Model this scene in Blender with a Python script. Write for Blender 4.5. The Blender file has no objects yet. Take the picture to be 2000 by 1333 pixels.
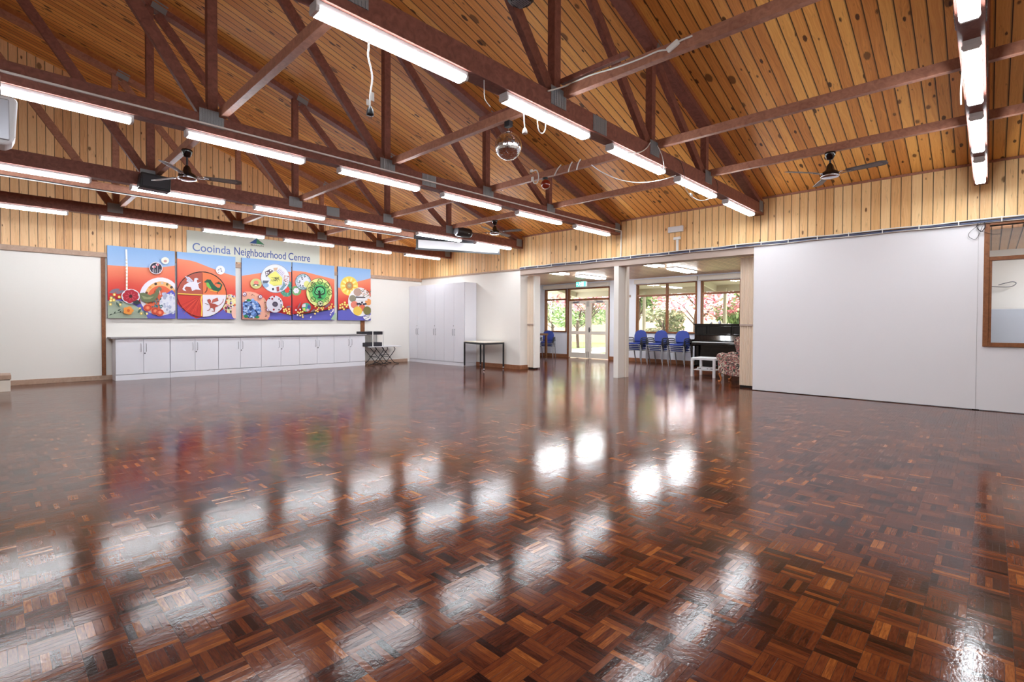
import bpy, bmesh, math, random
from mathutils import Vector, Matrix
random.seed(7)
PI = math.pi
scn = bpy.context.scene
COL = scn.collection

# ------------------------------------------------------------------ camera
YAW, PITCH, ROLL = math.radians(43.787), math.radians(-.9247), math.radians(.2046)
FPX, CYP, EYE = 974.03, 649.79, 1.24
f0 = Vector((math.cos(YAW), math.sin(YAW), 0)); r0 = Vector((math.sin(YAW), -math.cos(YAW), 0)); u0 = Vector((0, 0, 1))
FW = f0 * math.cos(PITCH) + u0 * math.sin(PITCH); UP = u0 * math.cos(PITCH) - f0 * math.sin(PITCH)
RT = r0 * math.cos(ROLL) + UP * math.sin(ROLL); U2 = UP * math.cos(ROLL) - r0 * math.sin(ROLL)
cd = bpy.data.cameras.new('camera'); cam = bpy.data.objects.new('camera', cd); COL.objects.link(cam)
m3 = Matrix((RT, U2, -FW)).transposed()
cam.matrix_world = Matrix.Translation((0, 0, EYE)) @ m3.to_4x4()
cd.sensor_width = 36; cd.lens = 36 * FPX / 2000
cd.shift_y = -(666.5 - CYP) / 2000
cd.clip_start = .05; cd.clip_end = 500
scn.camera = cam

def ray(x, y): return FW + RT * ((x - 1000) / FPX) + U2 * ((CYP - y) / FPX)
def at(x, y, ax, val):
    """real point on the plane ax=val seen at photo pixel x, y"""
    k = ray(x, y); o = Vector((0, 0, EYE)); i = 'xyz'.index(ax)
    return o + k * ((val - o[i]) / k[i])

# ------------------------------------------------------------------ world and exposure
w = bpy.data.worlds.new('world'); scn.world = w; w.use_nodes = True
bg = w.node_tree.nodes['Background']; bg.inputs[0].default_value = (.93, .96, 1, 1); bg.inputs[1].default_value = 5.0
vs = scn.view_settings
vs.view_transform = 'Standard'; vs.look = 'None'; vs.gamma = 1; vs.exposure = 1.0; vs.use_curve_mapping = False
TUBE = 28.0      # strength of the fluorescent diffusers

# ------------------------------------------------------------------ materials
def srgb(r, g, b):
    f = lambda c: (c / 255) / 12.92 if c / 255 <= .04045 else ((c / 255 + .055) / 1.055) ** 2.4
    return (f(r), f(g), f(b), 1)
def mat(name, col, rough=.6, metal=0, spec=.5, coat=0, emit=None, es=0, bump=0, bscale=60, var=0):
    m = bpy.data.materials.new(name); m.use_nodes = True; t = m.node_tree; b = t.nodes['Principled BSDF']
    b.inputs['Base Color'].default_value = col; b.inputs['Roughness'].default_value = rough
    b.inputs['Metallic'].default_value = metal; b.inputs['Specular IOR Level'].default_value = spec
    b.inputs['Coat Weight'].default_value = coat
    if emit: b.inputs['Emission Color'].default_value = emit; b.inputs['Emission Strength'].default_value = es
    if bump or var:
        tc = t.nodes.new('ShaderNodeTexCoord'); n = t.nodes.new('ShaderNodeTexNoise'); n.inputs['Scale'].default_value = bscale
        n.inputs['Detail'].default_value = 4; t.links.new(tc.outputs['Object'], n.inputs['Vector'])
        if bump:
            bp = t.nodes.new('ShaderNodeBump'); bp.inputs['Strength'].default_value = bump; bp.inputs['Distance'].default_value = .01
            t.links.new(n.outputs['Fac'], bp.inputs['Height']); t.links.new(bp.outputs['Normal'], b.inputs['Normal'])
        if var:
            mx = t.nodes.new('ShaderNodeMix'); mx.data_type = 'RGBA'; mx.inputs[6].default_value = col
            mx.inputs[7].default_value = tuple(c * (1 - var) for c in col[:3]) + (1,)
            t.links.new(n.outputs['Fac'], mx.inputs[0]); t.links.new(mx.outputs[2], b.inputs['Base Color'])
    return m
class NT:
    def __init__(s, name):
        s.m = bpy.data.materials.new(name); s.m.use_nodes = True; s.t = s.m.node_tree; s.b = s.t.nodes['Principled BSDF']
    def n(s, typ, **k):
        x = s.t.nodes.new(typ)
        for a, v in k.items(): setattr(x, a, v)
        return x
    def put(s, sock, v):
        if isinstance(v, bpy.types.NodeSocket): s.t.links.new(v, sock)
        else: sock.default_value = v
    def ma(s, op, a, b=0.0, c=None):
        x = s.n('ShaderNodeMath', operation=op); s.put(x.inputs[0], a); s.put(x.inputs[1], b)
        if c is not None: s.put(x.inputs[2], c)
        return x.outputs[0]
    def mix(s, f, a, b, bt='MIX'):
        x = s.n('ShaderNodeMix', data_type='RGBA', blend_type=bt); s.put(x.inputs[0], f); s.put(x.inputs[6], a); s.put(x.inputs[7], b)
        return x.outputs[2]
    def xyz(s, a, b, c):
        x = s.n('ShaderNodeCombineXYZ'); s.put(x.inputs[0], a); s.put(x.inputs[1], b); s.put(x.inputs[2], c); return x.outputs[0]
    def ramp(s, f, stops):
        x = s.n('ShaderNodeValToRGB'); e = x.color_ramp.elements
        while len(e) < len(stops): e.new(.5)
        for i, (p, c) in enumerate(stops): e[i].position = p; e[i].color = c
        s.put(x.inputs[0], f); return x.outputs[0]
    def noise(s, v, scale, detail=3, rough=.5, dist=0):
        x = s.n('ShaderNodeTexNoise'); s.put(x.inputs['Vector'], v); x.inputs['Scale'].default_value = scale
        x.inputs['Detail'].default_value = detail; x.inputs['Roughness'].default_value = rough; x.inputs['Distortion'].default_value = dist
        return x.outputs['Fac']
    def white(s, v):
        x = s.n('ShaderNodeTexWhiteNoise', noise_dimensions='3D'); s.put(x.inputs['Vector'], v); return x.outputs['Value']
    def pos(s):
        g = s.n('ShaderNodeNewGeometry'); x = s.n('ShaderNodeSeparateXYZ'); s.put(x.inputs[0], g.outputs['Position']); return x.outputs

def boards(name, across, along, width, light, mid, dark, knot, rough=.45, seam=.06, knots=.5, spec=.4):
    """timber lining boards: grooves, grain, knots; across/along = 0,1,2 for world x,y,z"""
    N = NT(name); P = N.pos(); a = N.ma('DIVIDE', P[across], width); ia = N.ma('FLOOR', a); fa = N.ma('FRACT', a)
    rnd = N.white(N.xyz(ia, 3.1, 7.7)); rnd2 = N.white(N.xyz(ia, 9.3, 1.7))
    l = N.ma('ADD', P[along], N.ma('MULTIPLY', rnd, 17.3))
    wob = N.noise(N.xyz(N.ma('MULTIPLY', a, .6), N.ma('MULTIPLY', l, 1.3), ia), 1.2, 2)
    grain = N.noise(N.xyz(N.ma('MULTIPLY', N.ma('ADD', fa, N.ma('MULTIPLY', wob, 1.2)), 3.2), N.ma('MULTIPLY', l, .55), N.ma('MULTIPLY', ia, 5.3)), 2.6, 5, .62, .6)
    tone = N.ma('ADD', N.ma('MULTIPLY', rnd, .36), N.ma('MULTIPLY', grain, .74))
    col = N.ramp(tone, [(.2, dark), (.52, mid), (.85, light)])
    # knots: one cell grid per board, stretched
    v = N.n('ShaderNodeTexVoronoi', feature='F1'); N.put(v.inputs['Vector'], N.xyz(N.ma('MULTIPLY', fa, .62), N.ma('MULTIPLY', l, 2.6), N.ma('MULTIPLY', ia, 13.7))); v.inputs['Scale'].default_value = 1.0
    v.inputs['Randomness'].default_value = .9
    kk = N.ma('ADD', v.outputs['Distance'], N.ma('MULTIPLY', N.noise(N.xyz(fa, l, ia), 14, 3), .10))
    size = N.ma('MULTIPLY', N.ma('SUBTRACT', N.white(v.outputs['Position']), 1 - knots), .40)
    kmask = N.ma('SMOOTH_MIN', N.ma('MAXIMUM', N.ma('MULTIPLY', N.ma('SUBTRACT', size, N.ma('SUBTRACT', kk, .05)), 26), 0), 1, .05)
    col = N.mix(N.ma('MULTIPLY', kmask, .95), col, knot)
    halo = N.ma('MINIMUM', N.ma('MAXIMUM', N.ma('MULTIPLY', N.ma('SUBTRACT', N.ma('ADD', size, .045), N.ma('SUBTRACT', kk, .05)), 5), 0), .45)
    col = N.mix(halo, col, tuple(x * .55 for x in mid[:3]) + (1,))
    v2 = N.n('ShaderNodeTexVoronoi', feature='F1'); N.put(v2.inputs['Vector'], N.xyz(N.ma('MULTIPLY', fa, 1.3), N.ma('MULTIPLY', l, 4.2), N.ma('MULTIPLY', ia, 7.3))); v2.inputs['Scale'].default_value = 1.0
    k2 = N.ma('ADD', v2.outputs['Distance'], N.ma('MULTIPLY', N.noise(N.xyz(fa, l, ia), 22, 3), .16))
    s2 = N.ma('MULTIPLY', N.ma('SUBTRACT', N.white(v2.outputs['Position']), 1 - knots * 1.1), .42)
    m2 = N.ma('MINIMUM', N.ma('MAXIMUM', N.ma('MULTIPLY', N.ma('SUBTRACT', s2, N.ma('SUBTRACT', k2, .08)), 16), 0), .9)
    col = N.mix(m2, col, knot)
    st = N.noise(N.xyz(N.ma('MULTIPLY', a, 3.0), N.ma('MULTIPLY', l, 1.8), ia), 2.4, 4, .6, .8)
    col = N.mix(N.ma('MINIMUM', N.ma('MAXIMUM', N.ma('MULTIPLY', N.ma('SUBTRACT', st, .60), 5), 0), .5), col, tuple(x * .40 for x in mid[:3]) + (1,))
    sm = N.ma('ADD', N.ma('LESS_THAN', fa, seam), N.ma('MULTIPLY', N.ma('LESS_THAN', fa, seam * 1.9), .35))
    col = N.mix(N.ma('MINIMUM', sm, 1), col, tuple(x * .10 for x in mid[:3]) + (1,))
    N.put(N.b.inputs['Base Color'], col); N.b.inputs['Roughness'].default_value = rough; N.b.inputs['Specular IOR Level'].default_value = spec
    bp = N.n('ShaderNodeBump'); bp.inputs['Distance'].default_value = .012; bp.inputs['Strength'].default_value = .7
    N.put(bp.inputs['Height'], N.ma('SUBTRACT', N.ma('MULTIPLY', grain, .08), sm)); N.put(N.b.inputs['Normal'], bp.outputs[0])
    return N.m

def parquet():
    N = NT('mosaic parquet'); P = N.pos(); S = .138
    u = N.ma('DIVIDE', N.ma('SUBTRACT', P[0], .084), S); v = N.ma('DIVIDE', N.ma('SUBTRACT', P[1], .056), S)
    iu, iv, fu, fv = N.ma('FLOOR', u), N.ma('FLOOR', v), N.ma('FRACT', u), N.ma('FRACT', v)
    par = N.ma('FLOORED_MODULO', N.ma('ADD', iu, iv), 2)
    ac = N.ma('ADD', N.ma('MULTIPLY', par, fu), N.ma('MULTIPLY', N.ma('SUBTRACT', 1, par), fv))
    al = N.ma('ADD', N.ma('MULTIPLY', par, fv), N.ma('MULTIPLY', N.ma('SUBTRACT', 1, par), fu))
    k5 = N.ma('MULTIPLY', ac, 5); k = N.ma('FLOOR', k5); fk = N.ma('FRACT', k5)
    rf = N.white(N.xyz(iu, iv, N.ma('ADD', k, .37))); rb = N.white(N.xyz(iu, iv, 77.7)); pick = N.white(N.xyz(iu, iv, 33.3))
    # some blocks are of one timber, others mixed strip by strip
    rc = N.ma('SUBTRACT', rf, .5); rs = N.ma('ADD', .5, N.ma('ADD', N.ma('MULTIPLY', rc, .35), N.ma('MULTIPLY', N.ma('MULTIPLY', N.ma('MULTIPLY', rc, rc), rc), 3.2)))
    r = N.ma('ADD', N.ma('MULTIPLY', rb, .38), N.ma('MULTIPLY', rs, .62))
    gr = N.noise(N.xyz(N.ma('ADD', N.ma('MULTIPLY', ac, 9), N.ma('MULTIPLY', iu, 3.7)), N.ma('ADD', N.ma('MULTIPLY', al, 1.1), N.ma('MULTIPLY', iv, 5.1)), rf), 2.2, 5, .65)
    big = N.noise(N.xyz(P[0], P[1], 0), .5, 2)
    r = N.ma('ADD', r, N.ma('ADD', N.ma('MULTIPLY', N.ma('SUBTRACT', gr, .5), .75), N.ma('MULTIPLY', N.ma('SUBTRACT', big, .5), .25)))
    col = N.ramp(r, [(.10, srgb(28, 10, 7)), (.34, srgb(62, 26, 14)), (.55, srgb(90, 41, 21)), (.78, srgb(110, 56, 26)), (1.0, srgb(150, 86, 38))])
    sm = N.ma('MAXIMUM', N.ma('LESS_THAN', N.ma('MINIMUM', fk, N.ma('SUBTRACT', 1, fk)), .028), N.ma('LESS_THAN', N.ma('MINIMUM', al, N.ma('SUBTRACT', 1, al)), .008))
    col = N.mix(N.ma('MULTIPLY', sm, .75), col, srgb(28, 12, 8))
    N.put(N.b.inputs['Base Color'], col)
    sc = N.noise(N.xyz(P[0], P[1], 0), 1.3, 4)
    N.put(N.b.inputs['Roughness'], N.ma('ADD', .065, N.ma('MULTIPLY', sc, .11)))
    N.b.inputs['Specular IOR Level'].default_value = .30; N.b.inputs['IOR'].default_value = 1.38
    fine = N.noise(N.xyz(P[0], P[1], 0), 55, 3, .6); wave = N.noise(N.xyz(P[0], P[1], 0), 7, 2)
    tilt = N.ma('MULTIPLY', N.ma('SUBTRACT', rf, .5), N.ma('SUBTRACT', fk, .5))
    hgt = N.ma('ADD', N.ma('ADD', N.ma('MULTIPLY', fine, .08), N.ma('MULTIPLY', wave, .13)), N.ma('SUBTRACT', N.ma('MULTIPLY', tilt, .05), N.ma('MULTIPLY', sm, .06)))
    bp = N.n('ShaderNodeBump'); bp.inputs['Distance'].default_value = .006; bp.inputs['Strength'].default_value = .8
    N.put(bp.inputs['Height'], hgt); N.put(N.b.inputs['Normal'], bp.outputs[0])
    return N.m

def stained(name, c1, c2, rough=.5):
    N = NT(name); tc = N.n('ShaderNodeTexCoord'); mp = N.n('ShaderNodeMapping'); mp.inputs['Scale'].default_value = (1.5, 1.5, 1.5)
    N.put(mp.inputs[0], tc.outputs['Object'])
    g = N.noise(mp.outputs[0], 9, 5, .6, 1.2); N.put(N.b.inputs['Base Color'], N.ramp(g, [(.25, c1), (.75, c2)]))
    N.b.inputs['Roughness'].default_value = rough; N.b.inputs['Specular IOR Level'].default_value = .35
    return N.m
def attr_mat(name, rough=.55, grain=0):
    N = NT(name); a = N.n('ShaderNodeAttribute'); a.attribute_name = 'Col'; c = a.outputs['Color']
    if grain:
        tc = N.n('ShaderNodeTexCoord'); g = N.noise(tc.outputs['Object'], 30, 4)
        c = N.mix(N.ma('MULTIPLY', g, grain), c, (.9, .85, .8, 1), 'MULTIPLY')
    N.put(N.b.inputs['Base Color'], c); N.b.inputs['Roughness'].default_value = rough; return N.m
def glassy(name, tint=(1, 1, 1, 1), refl=.06):
    m = bpy.data.materials.new(name); m.use_nodes = True; t = m.node_tree; t.nodes.clear()
    o = t.nodes.new('ShaderNodeOutputMaterial'); tr = t.nodes.new('ShaderNodeBsdfTransparent'); gl = t.nodes.new('ShaderNodeBsdfGlossy')
    tr.inputs[0].default_value = tint; gl.inputs['Roughness'].default_value = .02
    fr = t.nodes.new('ShaderNodeFresnel'); fr.inputs[0].default_value = 1.45; mx = t.nodes.new('ShaderNodeMixShader')
    t.links.new(fr.outputs[0], mx.inputs[0]); t.links.new(tr.outputs[0], mx.inputs[1]); t.links.new(gl.outputs[0], mx.inputs[2]); t.links.new(mx.outputs[0], o.inputs[0])
    return m

M = dict(
 white=mat('warm white paint', srgb(240, 236, 230), .6, bump=.05, bscale=90),
 annexw=mat('cool white wall paint', srgb(240, 242, 250), .6),
 cool=mat('white laminate', srgb(232, 232, 240), .35),
 panel=mat('white sliding panel', srgb(232, 230, 234), .45),
 cream=mat('cream paint', srgb(232, 224, 212), .6),
 ceil=boards('stained pine ceiling boards', 1, 0, .131, srgb(244, 184, 100), srgb(222, 150, 76), srgb(186, 114, 54), srgb(52, 20, 10), .42, .085, .60),
 wallr=boards('pine wall boards right', 1, 2, .131, srgb(250, 214, 160), srgb(240, 194, 136), srgb(214, 158, 98), srgb(105, 58, 28), .5, .06, .46),
 wallb=boards('pine wall boards back', 0, 2, .131, srgb(248, 208, 158), srgb(236, 186, 134), srgb(206, 148, 98), srgb(98, 50, 28), .5, .06, .50),
 annex=boards('annex ceiling boards', 1, 0, .11, srgb(240, 204, 168), srgb(228, 186, 150), srgb(208, 164, 128), srgb(120, 80, 50), .4, .09, .05),
 beam=stained('dark red stained timber', srgb(108, 63, 54), srgb(148, 94, 80), .5),
 pinepack=stained('shaded pine packer', srgb(150, 86, 44), srgb(186, 116, 64), .5),  # dark pine tone carries the shade the packer lies in
 tie=stained('red brown tie timber', srgb(138, 90, 72), srgb(182, 128, 104), .5),
 frame=stained('brown window timber', srgb(112, 66, 40), srgb(150, 96, 60), .45),
 base=stained('timber skirting', srgb(138, 88, 60), srgb(166, 112, 80), .45),
 skirt=stained('pale timber skirting', srgb(172, 142, 122), srgb(194, 164, 144), .45),
 pelmet=mat('taupe painted timber', srgb(188, 168, 156), .5),
 floor=parquet(),
 galv=mat('galvanised steel', srgb(150, 154, 158), .45, .55, bump=.4, bscale=120),
 tray=mat('white enamelled steel', srgb(225, 225, 228), .4),
 tube=mat('glowing diffuser', (1, 1, 1, 1), .5, emit=(.90, .955, 1, 1), es=TUBE),
 black=mat('black plastic', srgb(28, 28, 32), .45),
 blackg=mat('gloss black lacquer', srgb(14, 13, 15), .12, coat=.5),
 chrome=mat('chrome', srgb(200, 200, 205), .18, 1),
 silver=mat('silver painted steel', srgb(165, 165, 172), .35, .6),
 steel=mat('satin steel', srgb(150, 150, 156), .35, .8),
 blue=mat('blue vinyl', srgb(26, 52, 138), .5, bump=.1, bscale=200),
 wcable=mat('white cable', srgb(232, 230, 226), .5),
 gcable=mat('blue grey cable', srgb(84, 92, 122), .5),
 dcable=mat('dark cable', srgb(38, 36, 44), .5),
 glass=glassy('window glass'),
 mirror=mat('mirror tiles', srgb(250, 250, 252), .12, 1),
 grey=mat('grey laminate', srgb(150, 146, 148), .4),
 blade=mat('brown fan blade', srgb(96, 84, 80), .35),
 cane=mat('grey cane inlay', srgb(140, 134, 132), .6),
 pleat=mat('cream vinyl concertina', srgb(234, 216, 196), .5),
 walnut=stained('walnut timber', srgb(70, 42, 24), srgb(112, 72, 42), .4),
 leg=stained('honey timber leg', srgb(150, 84, 44), srgb(186, 116, 66), .35),
 red=mat('red lamp glass', srgb(126, 36, 20), .08, coat=.8),
 green=mat('exit sign green', srgb(80, 200, 170), .4, emit=srgb(90, 220, 190), es=.9),
 exitw=mat('exit sign white', srgb(240, 255, 250), .4, emit=srgb(225, 255, 245), es=1.2),
 paint=attr_mat('acrylic paint', .55, .25),
 leaf=attr_mat('leaves', .6),
 grass=mat('grass', srgb(118, 134, 66), .9, bump=.6, bscale=30, var=.35),
 path=mat('concrete path', srgb(205, 196, 186), .8, bump=.2, bscale=30),
 bark=mat('bark', srgb(96, 80, 66), .9, bump=.6, bscale=25, var=.4),
 eave=mat('olive painted eave', srgb(172, 166, 140), .7),
 silverscreen=mat('projection cloth', srgb(232, 232, 236), .7),
 signm=mat('pale sage sign', srgb(214, 216, 204), .5),
 blueletter=mat('blue lettering', srgb(92, 114, 176), .5),
 navyletter=mat('navy lettering', srgb(58, 82, 152), .5),
 logog=mat('green logo', srgb(62, 132, 92), .5), logob=mat('blue logo', srgb(44, 80, 140), .5), logot=mat('grey logo text', srgb(120, 112, 90), .5),
 bluegrey=mat('pale blue grey paint', srgb(204, 210, 222), .5),
 gap_shade=mat('painted gap shade', srgb(30, 22, 20), .8),  # dark colour that paints the shade in gaps between parts
)

# ------------------------------------------------------------------ mesh helpers
class MB:
    def __init__(s): s.v = []; s.f = []; s.mi = []; s.c = []; s.sm = []
    def add(s, vs, fs, mi=0, col=None, sm=False):
        o = len(s.v); s.v += [Vector(p) for p in vs]
        for f in fs: s.f.append([o + i for i in f]); s.mi.append(mi); s.c.append(col); s.sm.append(sm)
        return s
    def box(s, x0, x1, y0, y1, z0, z1, mi=0, col=None):
        x0, x1 = sorted((x0, x1)); y0, y1 = sorted((y0, y1)); z0, z1 = sorted((z0, z1))
        v = [(x, y, z) for z in (z0, z1) for y in (y0, y1) for x in (x0, x1)]
        return s.add(v, [(0, 2, 3, 1), (4, 5, 7, 6), (0, 1, 5, 4), (2, 6, 7, 3), (0, 4, 6, 2), (1, 3, 7, 5)], mi, col)
    def bar(s, p, q, w, h, up=(0, 0, 1), mi=0):
        """rectangular member from p to q: w across, h along up"""
        p, q = Vector(p), Vector(q); d = (q - p).normalized(); a = d.cross(Vector(up)).normalized(); u = a.cross(d).normalized()
        v = [e + a * sa * w / 2 + u * su * h / 2 for e in (p, q) for sa, su in ((-1, -1), (1, -1), (1, 1), (-1, 1))]
        return s.add(v, [(0, 3, 2, 1), (4, 5, 6, 7), (0, 1, 5, 4), (1, 2, 6, 5), (2, 3, 7, 6), (3, 0, 4, 7)], mi)
    def tube(s, pts, r, n=8, mi=0, closed=False, taper=None):
        pts = [Vector(p) for p in pts]; k = len(pts); vs = []; up = Vector((0, 0, 1)); prev = None
        for i, p in enumerate(pts):
            a = pts[(i - 1) % k] if (i or closed) else p; b = pts[(i + 1) % k] if (i < k - 1 or closed) else p
            d = (b - a).normalized()
            if prev is None: x = d.cross(up if abs(d.z) < .95 else Vector((1, 0, 0))).normalized()
            else: x = (prev - d * prev.dot(d)).normalized()
            prev = x; y = d.cross(x); rr = r if taper is None else taper[i]
            vs += [p + (x * math.cos(2 * PI * j / n) + y * math.sin(2 * PI * j / n)) * rr for j in range(n)]
        fs = []
        for i in range(k if closed else k - 1):
            for j in range(n):
                i2 = (i + 1) % k; fs.append((i * n + j, i * n + (j + 1) % n, i2 * n + (j + 1) % n, i2 * n + j))
        if not closed: s.add(vs, fs, mi, sm=True); s.add([vs[j] for j in range(n)], [tuple(range(n))[::-1]], mi); s.add([vs[(k - 1) * n + j] for j in range(n)], [tuple(range(n))], mi)
        else: s.add(vs, fs, mi, sm=True)
        return s
    def lathe(s, prof, c=(0, 0, 0), n=24, mi=0, axis='z', sm=True):
        c = Vector(c); vs = []
        for r, h in prof:
            for j in range(n):
                a = 2 * PI * j / n; x, y = r * math.cos(a), r * math.sin(a)
                vs.append(c + (Vector((x, y, h)) if axis == 'z' else Vector((h, x, y)) if axis == 'x' else Vector((x, h, y))))
        fs = [(i * n + j, i * n + (j + 1) % n, (i + 1) * n + (j + 1) % n, (i + 1) * n + j) for i in range(len(prof) - 1) for j in range(n)]
        s.add(vs, fs, mi, sm=sm); s.add(vs[:n], [tuple(range(n))[::-1]], mi); s.add(vs[-n:], [tuple(range(n))], mi); return s
    def prism(s, poly, o, a, b, t, mi=0, col=None):
        """polygon in the plane o + u*a + v*b, thickness vector t"""
        o, a, b, t = Vector(o), Vector(a), Vector(b), Vector(t); n = len(poly)
        v = [o + a * u + b * w_ for u, w_ in poly]; v2 = [p + t for p in v]
        s.add(v + v2, [tuple(range(n))[::-1], tuple(range(n, 2 * n))] + [(i, (i + 1) % n, n + (i + 1) % n, n + i) for i in range(n)], mi, col)
        return s
    def build(s, name, mats, parent=None, bevel=0, seg=2, world=False, smooth=False, fixn=True, origin=None):
        off = Vector((0, 0, 0))
        if parent is not None and not world: off = Vector(parent.get('_w', (0, 0, 0)))
        if parent is None and origin is not None: off = Vector(origin)
        me = bpy.data.meshes.new(name); me.from_pydata([tuple(p - off) for p in s.v], [], s.f)
        if not isinstance(mats, (list, tuple)): mats = [mats]
        for m in mats: me.materials.append(m)
        for i, p in enumerate(me.polygons): p.material_index = s.mi[i]; p.use_smooth = smooth or s.sm[i]
        if any(c is not None for c in s.c):
            ca = me.color_attributes.new('Col', 'FLOAT_COLOR', 'CORNER')
            for i, p in enumerate(me.polygons):
                c = s.c[i] or (1, 1, 1, 1)
                for k, li in enumerate(p.loop_indices): ca.data[li].color = c[k % len(c)] if isinstance(c, list) else c
        if fixn:
            bm = bmesh.new(); bm.from_mesh(me); bmesh.ops.recalc_face_normals(bm, faces=bm.faces); bm.to_mesh(me); bm.free()
        o = bpy.data.objects.new(name, me); COL.objects.link(o)
        if parent is not None: o.parent = parent; o['_w'] = tuple(off)
        else: o.location = off; o['_w'] = tuple(off)
        if bevel:
            md = o.modifiers.new('bevel', 'BEVEL'); md.width = bevel; md.segments = seg; md.limit_method = 'ANGLE'; md.angle_limit = math.radians(40)
        return o
def box(name, m, x0, x1, y0, y1, z0, z1, parent=None, bevel=0, **k): return MB().box(x0, x1, y0, y1, z0, z1).build(name, m, parent, bevel, **k)
def tag(o, label=None, cat=None, group=None, kind=None):
    if label: o['label'] = label
    if cat: o['category'] = cat
    if group: o['group'] = group
    if kind: o['kind'] = kind
    return o
def thing(name, label, cat, loc=(0, 0, 0), rz=0, group=None):
    o = bpy.data.objects.new(name, None); COL.objects.link(o); o.location = loc; o.rotation_euler = (0, 0, rz); o.empty_display_size = .1
    o['_w'] = tuple(loc) if rz == 0 else (0, 0, 0)
    return tag(o, label, cat, group)
def struct(o): o['kind'] = 'structure'; return o
def copy_tree(o, parent=None):
    c = o.copy(); COL.objects.link(c); c.parent = parent
    for ch in list(o.children): copy_tree(ch, c)
    return c
def spline(pts, n=8):
    P = [Vector(p) for p in pts]; out = []
    for i in range(len(P) - 1):
        a = P[max(i - 1, 0)]; b = P[i]; c = P[i + 1]; d = P[min(i + 2, len(P) - 1)]
        for k in range(n):
            t = k / n; out.append(.5 * ((2 * b) + (c - a) * t + (2 * a - 5 * b + 4 * c - d) * t * t + (3 * b - a - 3 * c + d) * t ** 3))
    return out + [P[-1]]
def circle(cx, cy, rx, ry=None, n=28, a0=0):
    ry = rx if ry is None else ry
    return [(cx + rx * math.cos(a0 + 2 * PI * i / n), cy + ry * math.sin(a0 + 2 * PI * i / n)) for i in range(n)]

# ------------------------------------------------------------------ room shell
U, V = 10.05, 13.9                 # planes of the right and the back wall
XL, YR = -4.0, -3.0                # left and rear walls, out of the picture
RX, SL = -.55, .313                # ridge and slope of the ceiling
def zc(x): return 3.64 + SL * (U - x) if x >= RX else 3.64 + SL * (U - RX) - SL * (RX - x)
W = 15.1                           # far wall of the annex
struct(box('floor', M['floor'], XL - .2, W + .15, YR - .2, V + .2, -.12, 0))
# sloping ceiling
b = MB(); zr = zc(RX)
b.prism([(U + .15, zc(U + .15)), (RX, zr), (RX, zr + .12), (U + .15, zc(U + .15) + .12)], (0, YR, 0), (1, 0, 0), (0, 0, 1), (0, V - YR, 0))
b.prism([(XL, zc(XL)), (RX, zr), (RX, zr + .12), (XL, zc(XL) + .12)], (0, YR, 0), (1, 0, 0), (0, 0, 1), (0, V - YR, 0))
struct(b.build('ceiling', M['ceil']))
# back wall: white lower part, timber gable above
struct(box('wall_back', M['white'], XL, U + .5, V, V + .15, 0, 2.70))
b = MB(); b.prism([(XL, 2.70), (U + .5, 2.70), (U + .5, zc(U + .5)), (RX, zr), (XL, zc(XL))], (0, V - .02, 0), (1, 0, 0), (0, 0, 1), (0, .17, 0)); struct(b.build('wall_back', M['wallb']))
struct(box('trim_1', M['skirt'], XL, U, V - .045, V, 2.66, 2.765, bevel=.004))
struct(box('wall_left', M['cream'], XL - .15, XL, YR, V, 0, zc(XL)))
b = MB(); b.prism([(XL, 0), (W, 0), (W, 2.9), (U + .15, 2.9), (U + .15, zc(U + .15)), (RX, zr), (XL, zc(XL))], (0, YR - .15, 0), (1, 0, 0), (0, 0, 1), (0, .15, 0)); struct(b.build('wall_rear', M['cream']))
# right wall
struct(box('wall_right', M['wallr'], U, U + .15, YR, V, 2.74, zc(U) + .0))
struct(box('wall_right', M['white'], U + .01, U + .34, 9.33, V, 0, 2.74))
struct(box('wall_right', M['panel'], U - .005, U + .12, .142, 3.262, 0.012, 2.735))
b = MB(); wy0, wy1, wz0, wz1 = -2.2, .02, 1.0, 2.70
b.box(U, U + .12, wy1, .14, .012, 2.735); b.box(U, U + .12, YR, wy0, .012, 2.735); b.box(U, U + .12, wy0, wy1, .012, wz0); b.box(U, U + .12, wy0, wy1, wz1, 2.735)
struct(b.build('wall_right', M['panel']))
struct(box('wall_right', M['gap_shade'], U + .02, U + .12, .1, .18, .0, 2.735))  # dark fill painting the shade in the panel seam
struct(box('trim_2', M['pelmet'], U - .0, U + .3, 3.262, 9.33, 2.60, 2.735, bevel=.004))
struct(box('trim_3', M['skirt'], U - .03, U, YR, V, 2.735, 2.775, bevel=.004))
struct(box('trim_4', M['tie'], U - .025, U, YR, V - .02, zc(U) - .03, zc(U) + .004))
# column between the two openings
p = struct(box('trim_5', M['white'], U - .01, U + .265, 6.215, 6.34, 0, 2.60, bevel=.004))
p = struct(MB().box(U + .265, U + .33, 6.225, 6.33, 0, 2.66).box(U + .30, U + .42, 6.19, 6.35, 0, 2.66).build('trim_6', M['cream'], bevel=.003))
# skirtings
struct(box('baseboard_right', M['base'], U - .015, U + .35, 9.315, 11.1, 0, .115, bevel=.003))
struct(box('baseboard_back', M['skirt'], XL, 9.5, V - .02, V, 0, .1, bevel=.003))
# timber posts on the back wall
struct(box('trim_7', M['frame'], 1.645, 1.715, V - .03, V, .1, 2.66, bevel=.003))
struct(box('trim_8', M['frame'], 7.80, 7.93, V - .03, V, .1, 2.66, bevel=.003))
struct(box('trim_9', M['cream'], U + .003, U + .012, 12.44, 12.46, 0, 2.74))
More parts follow.
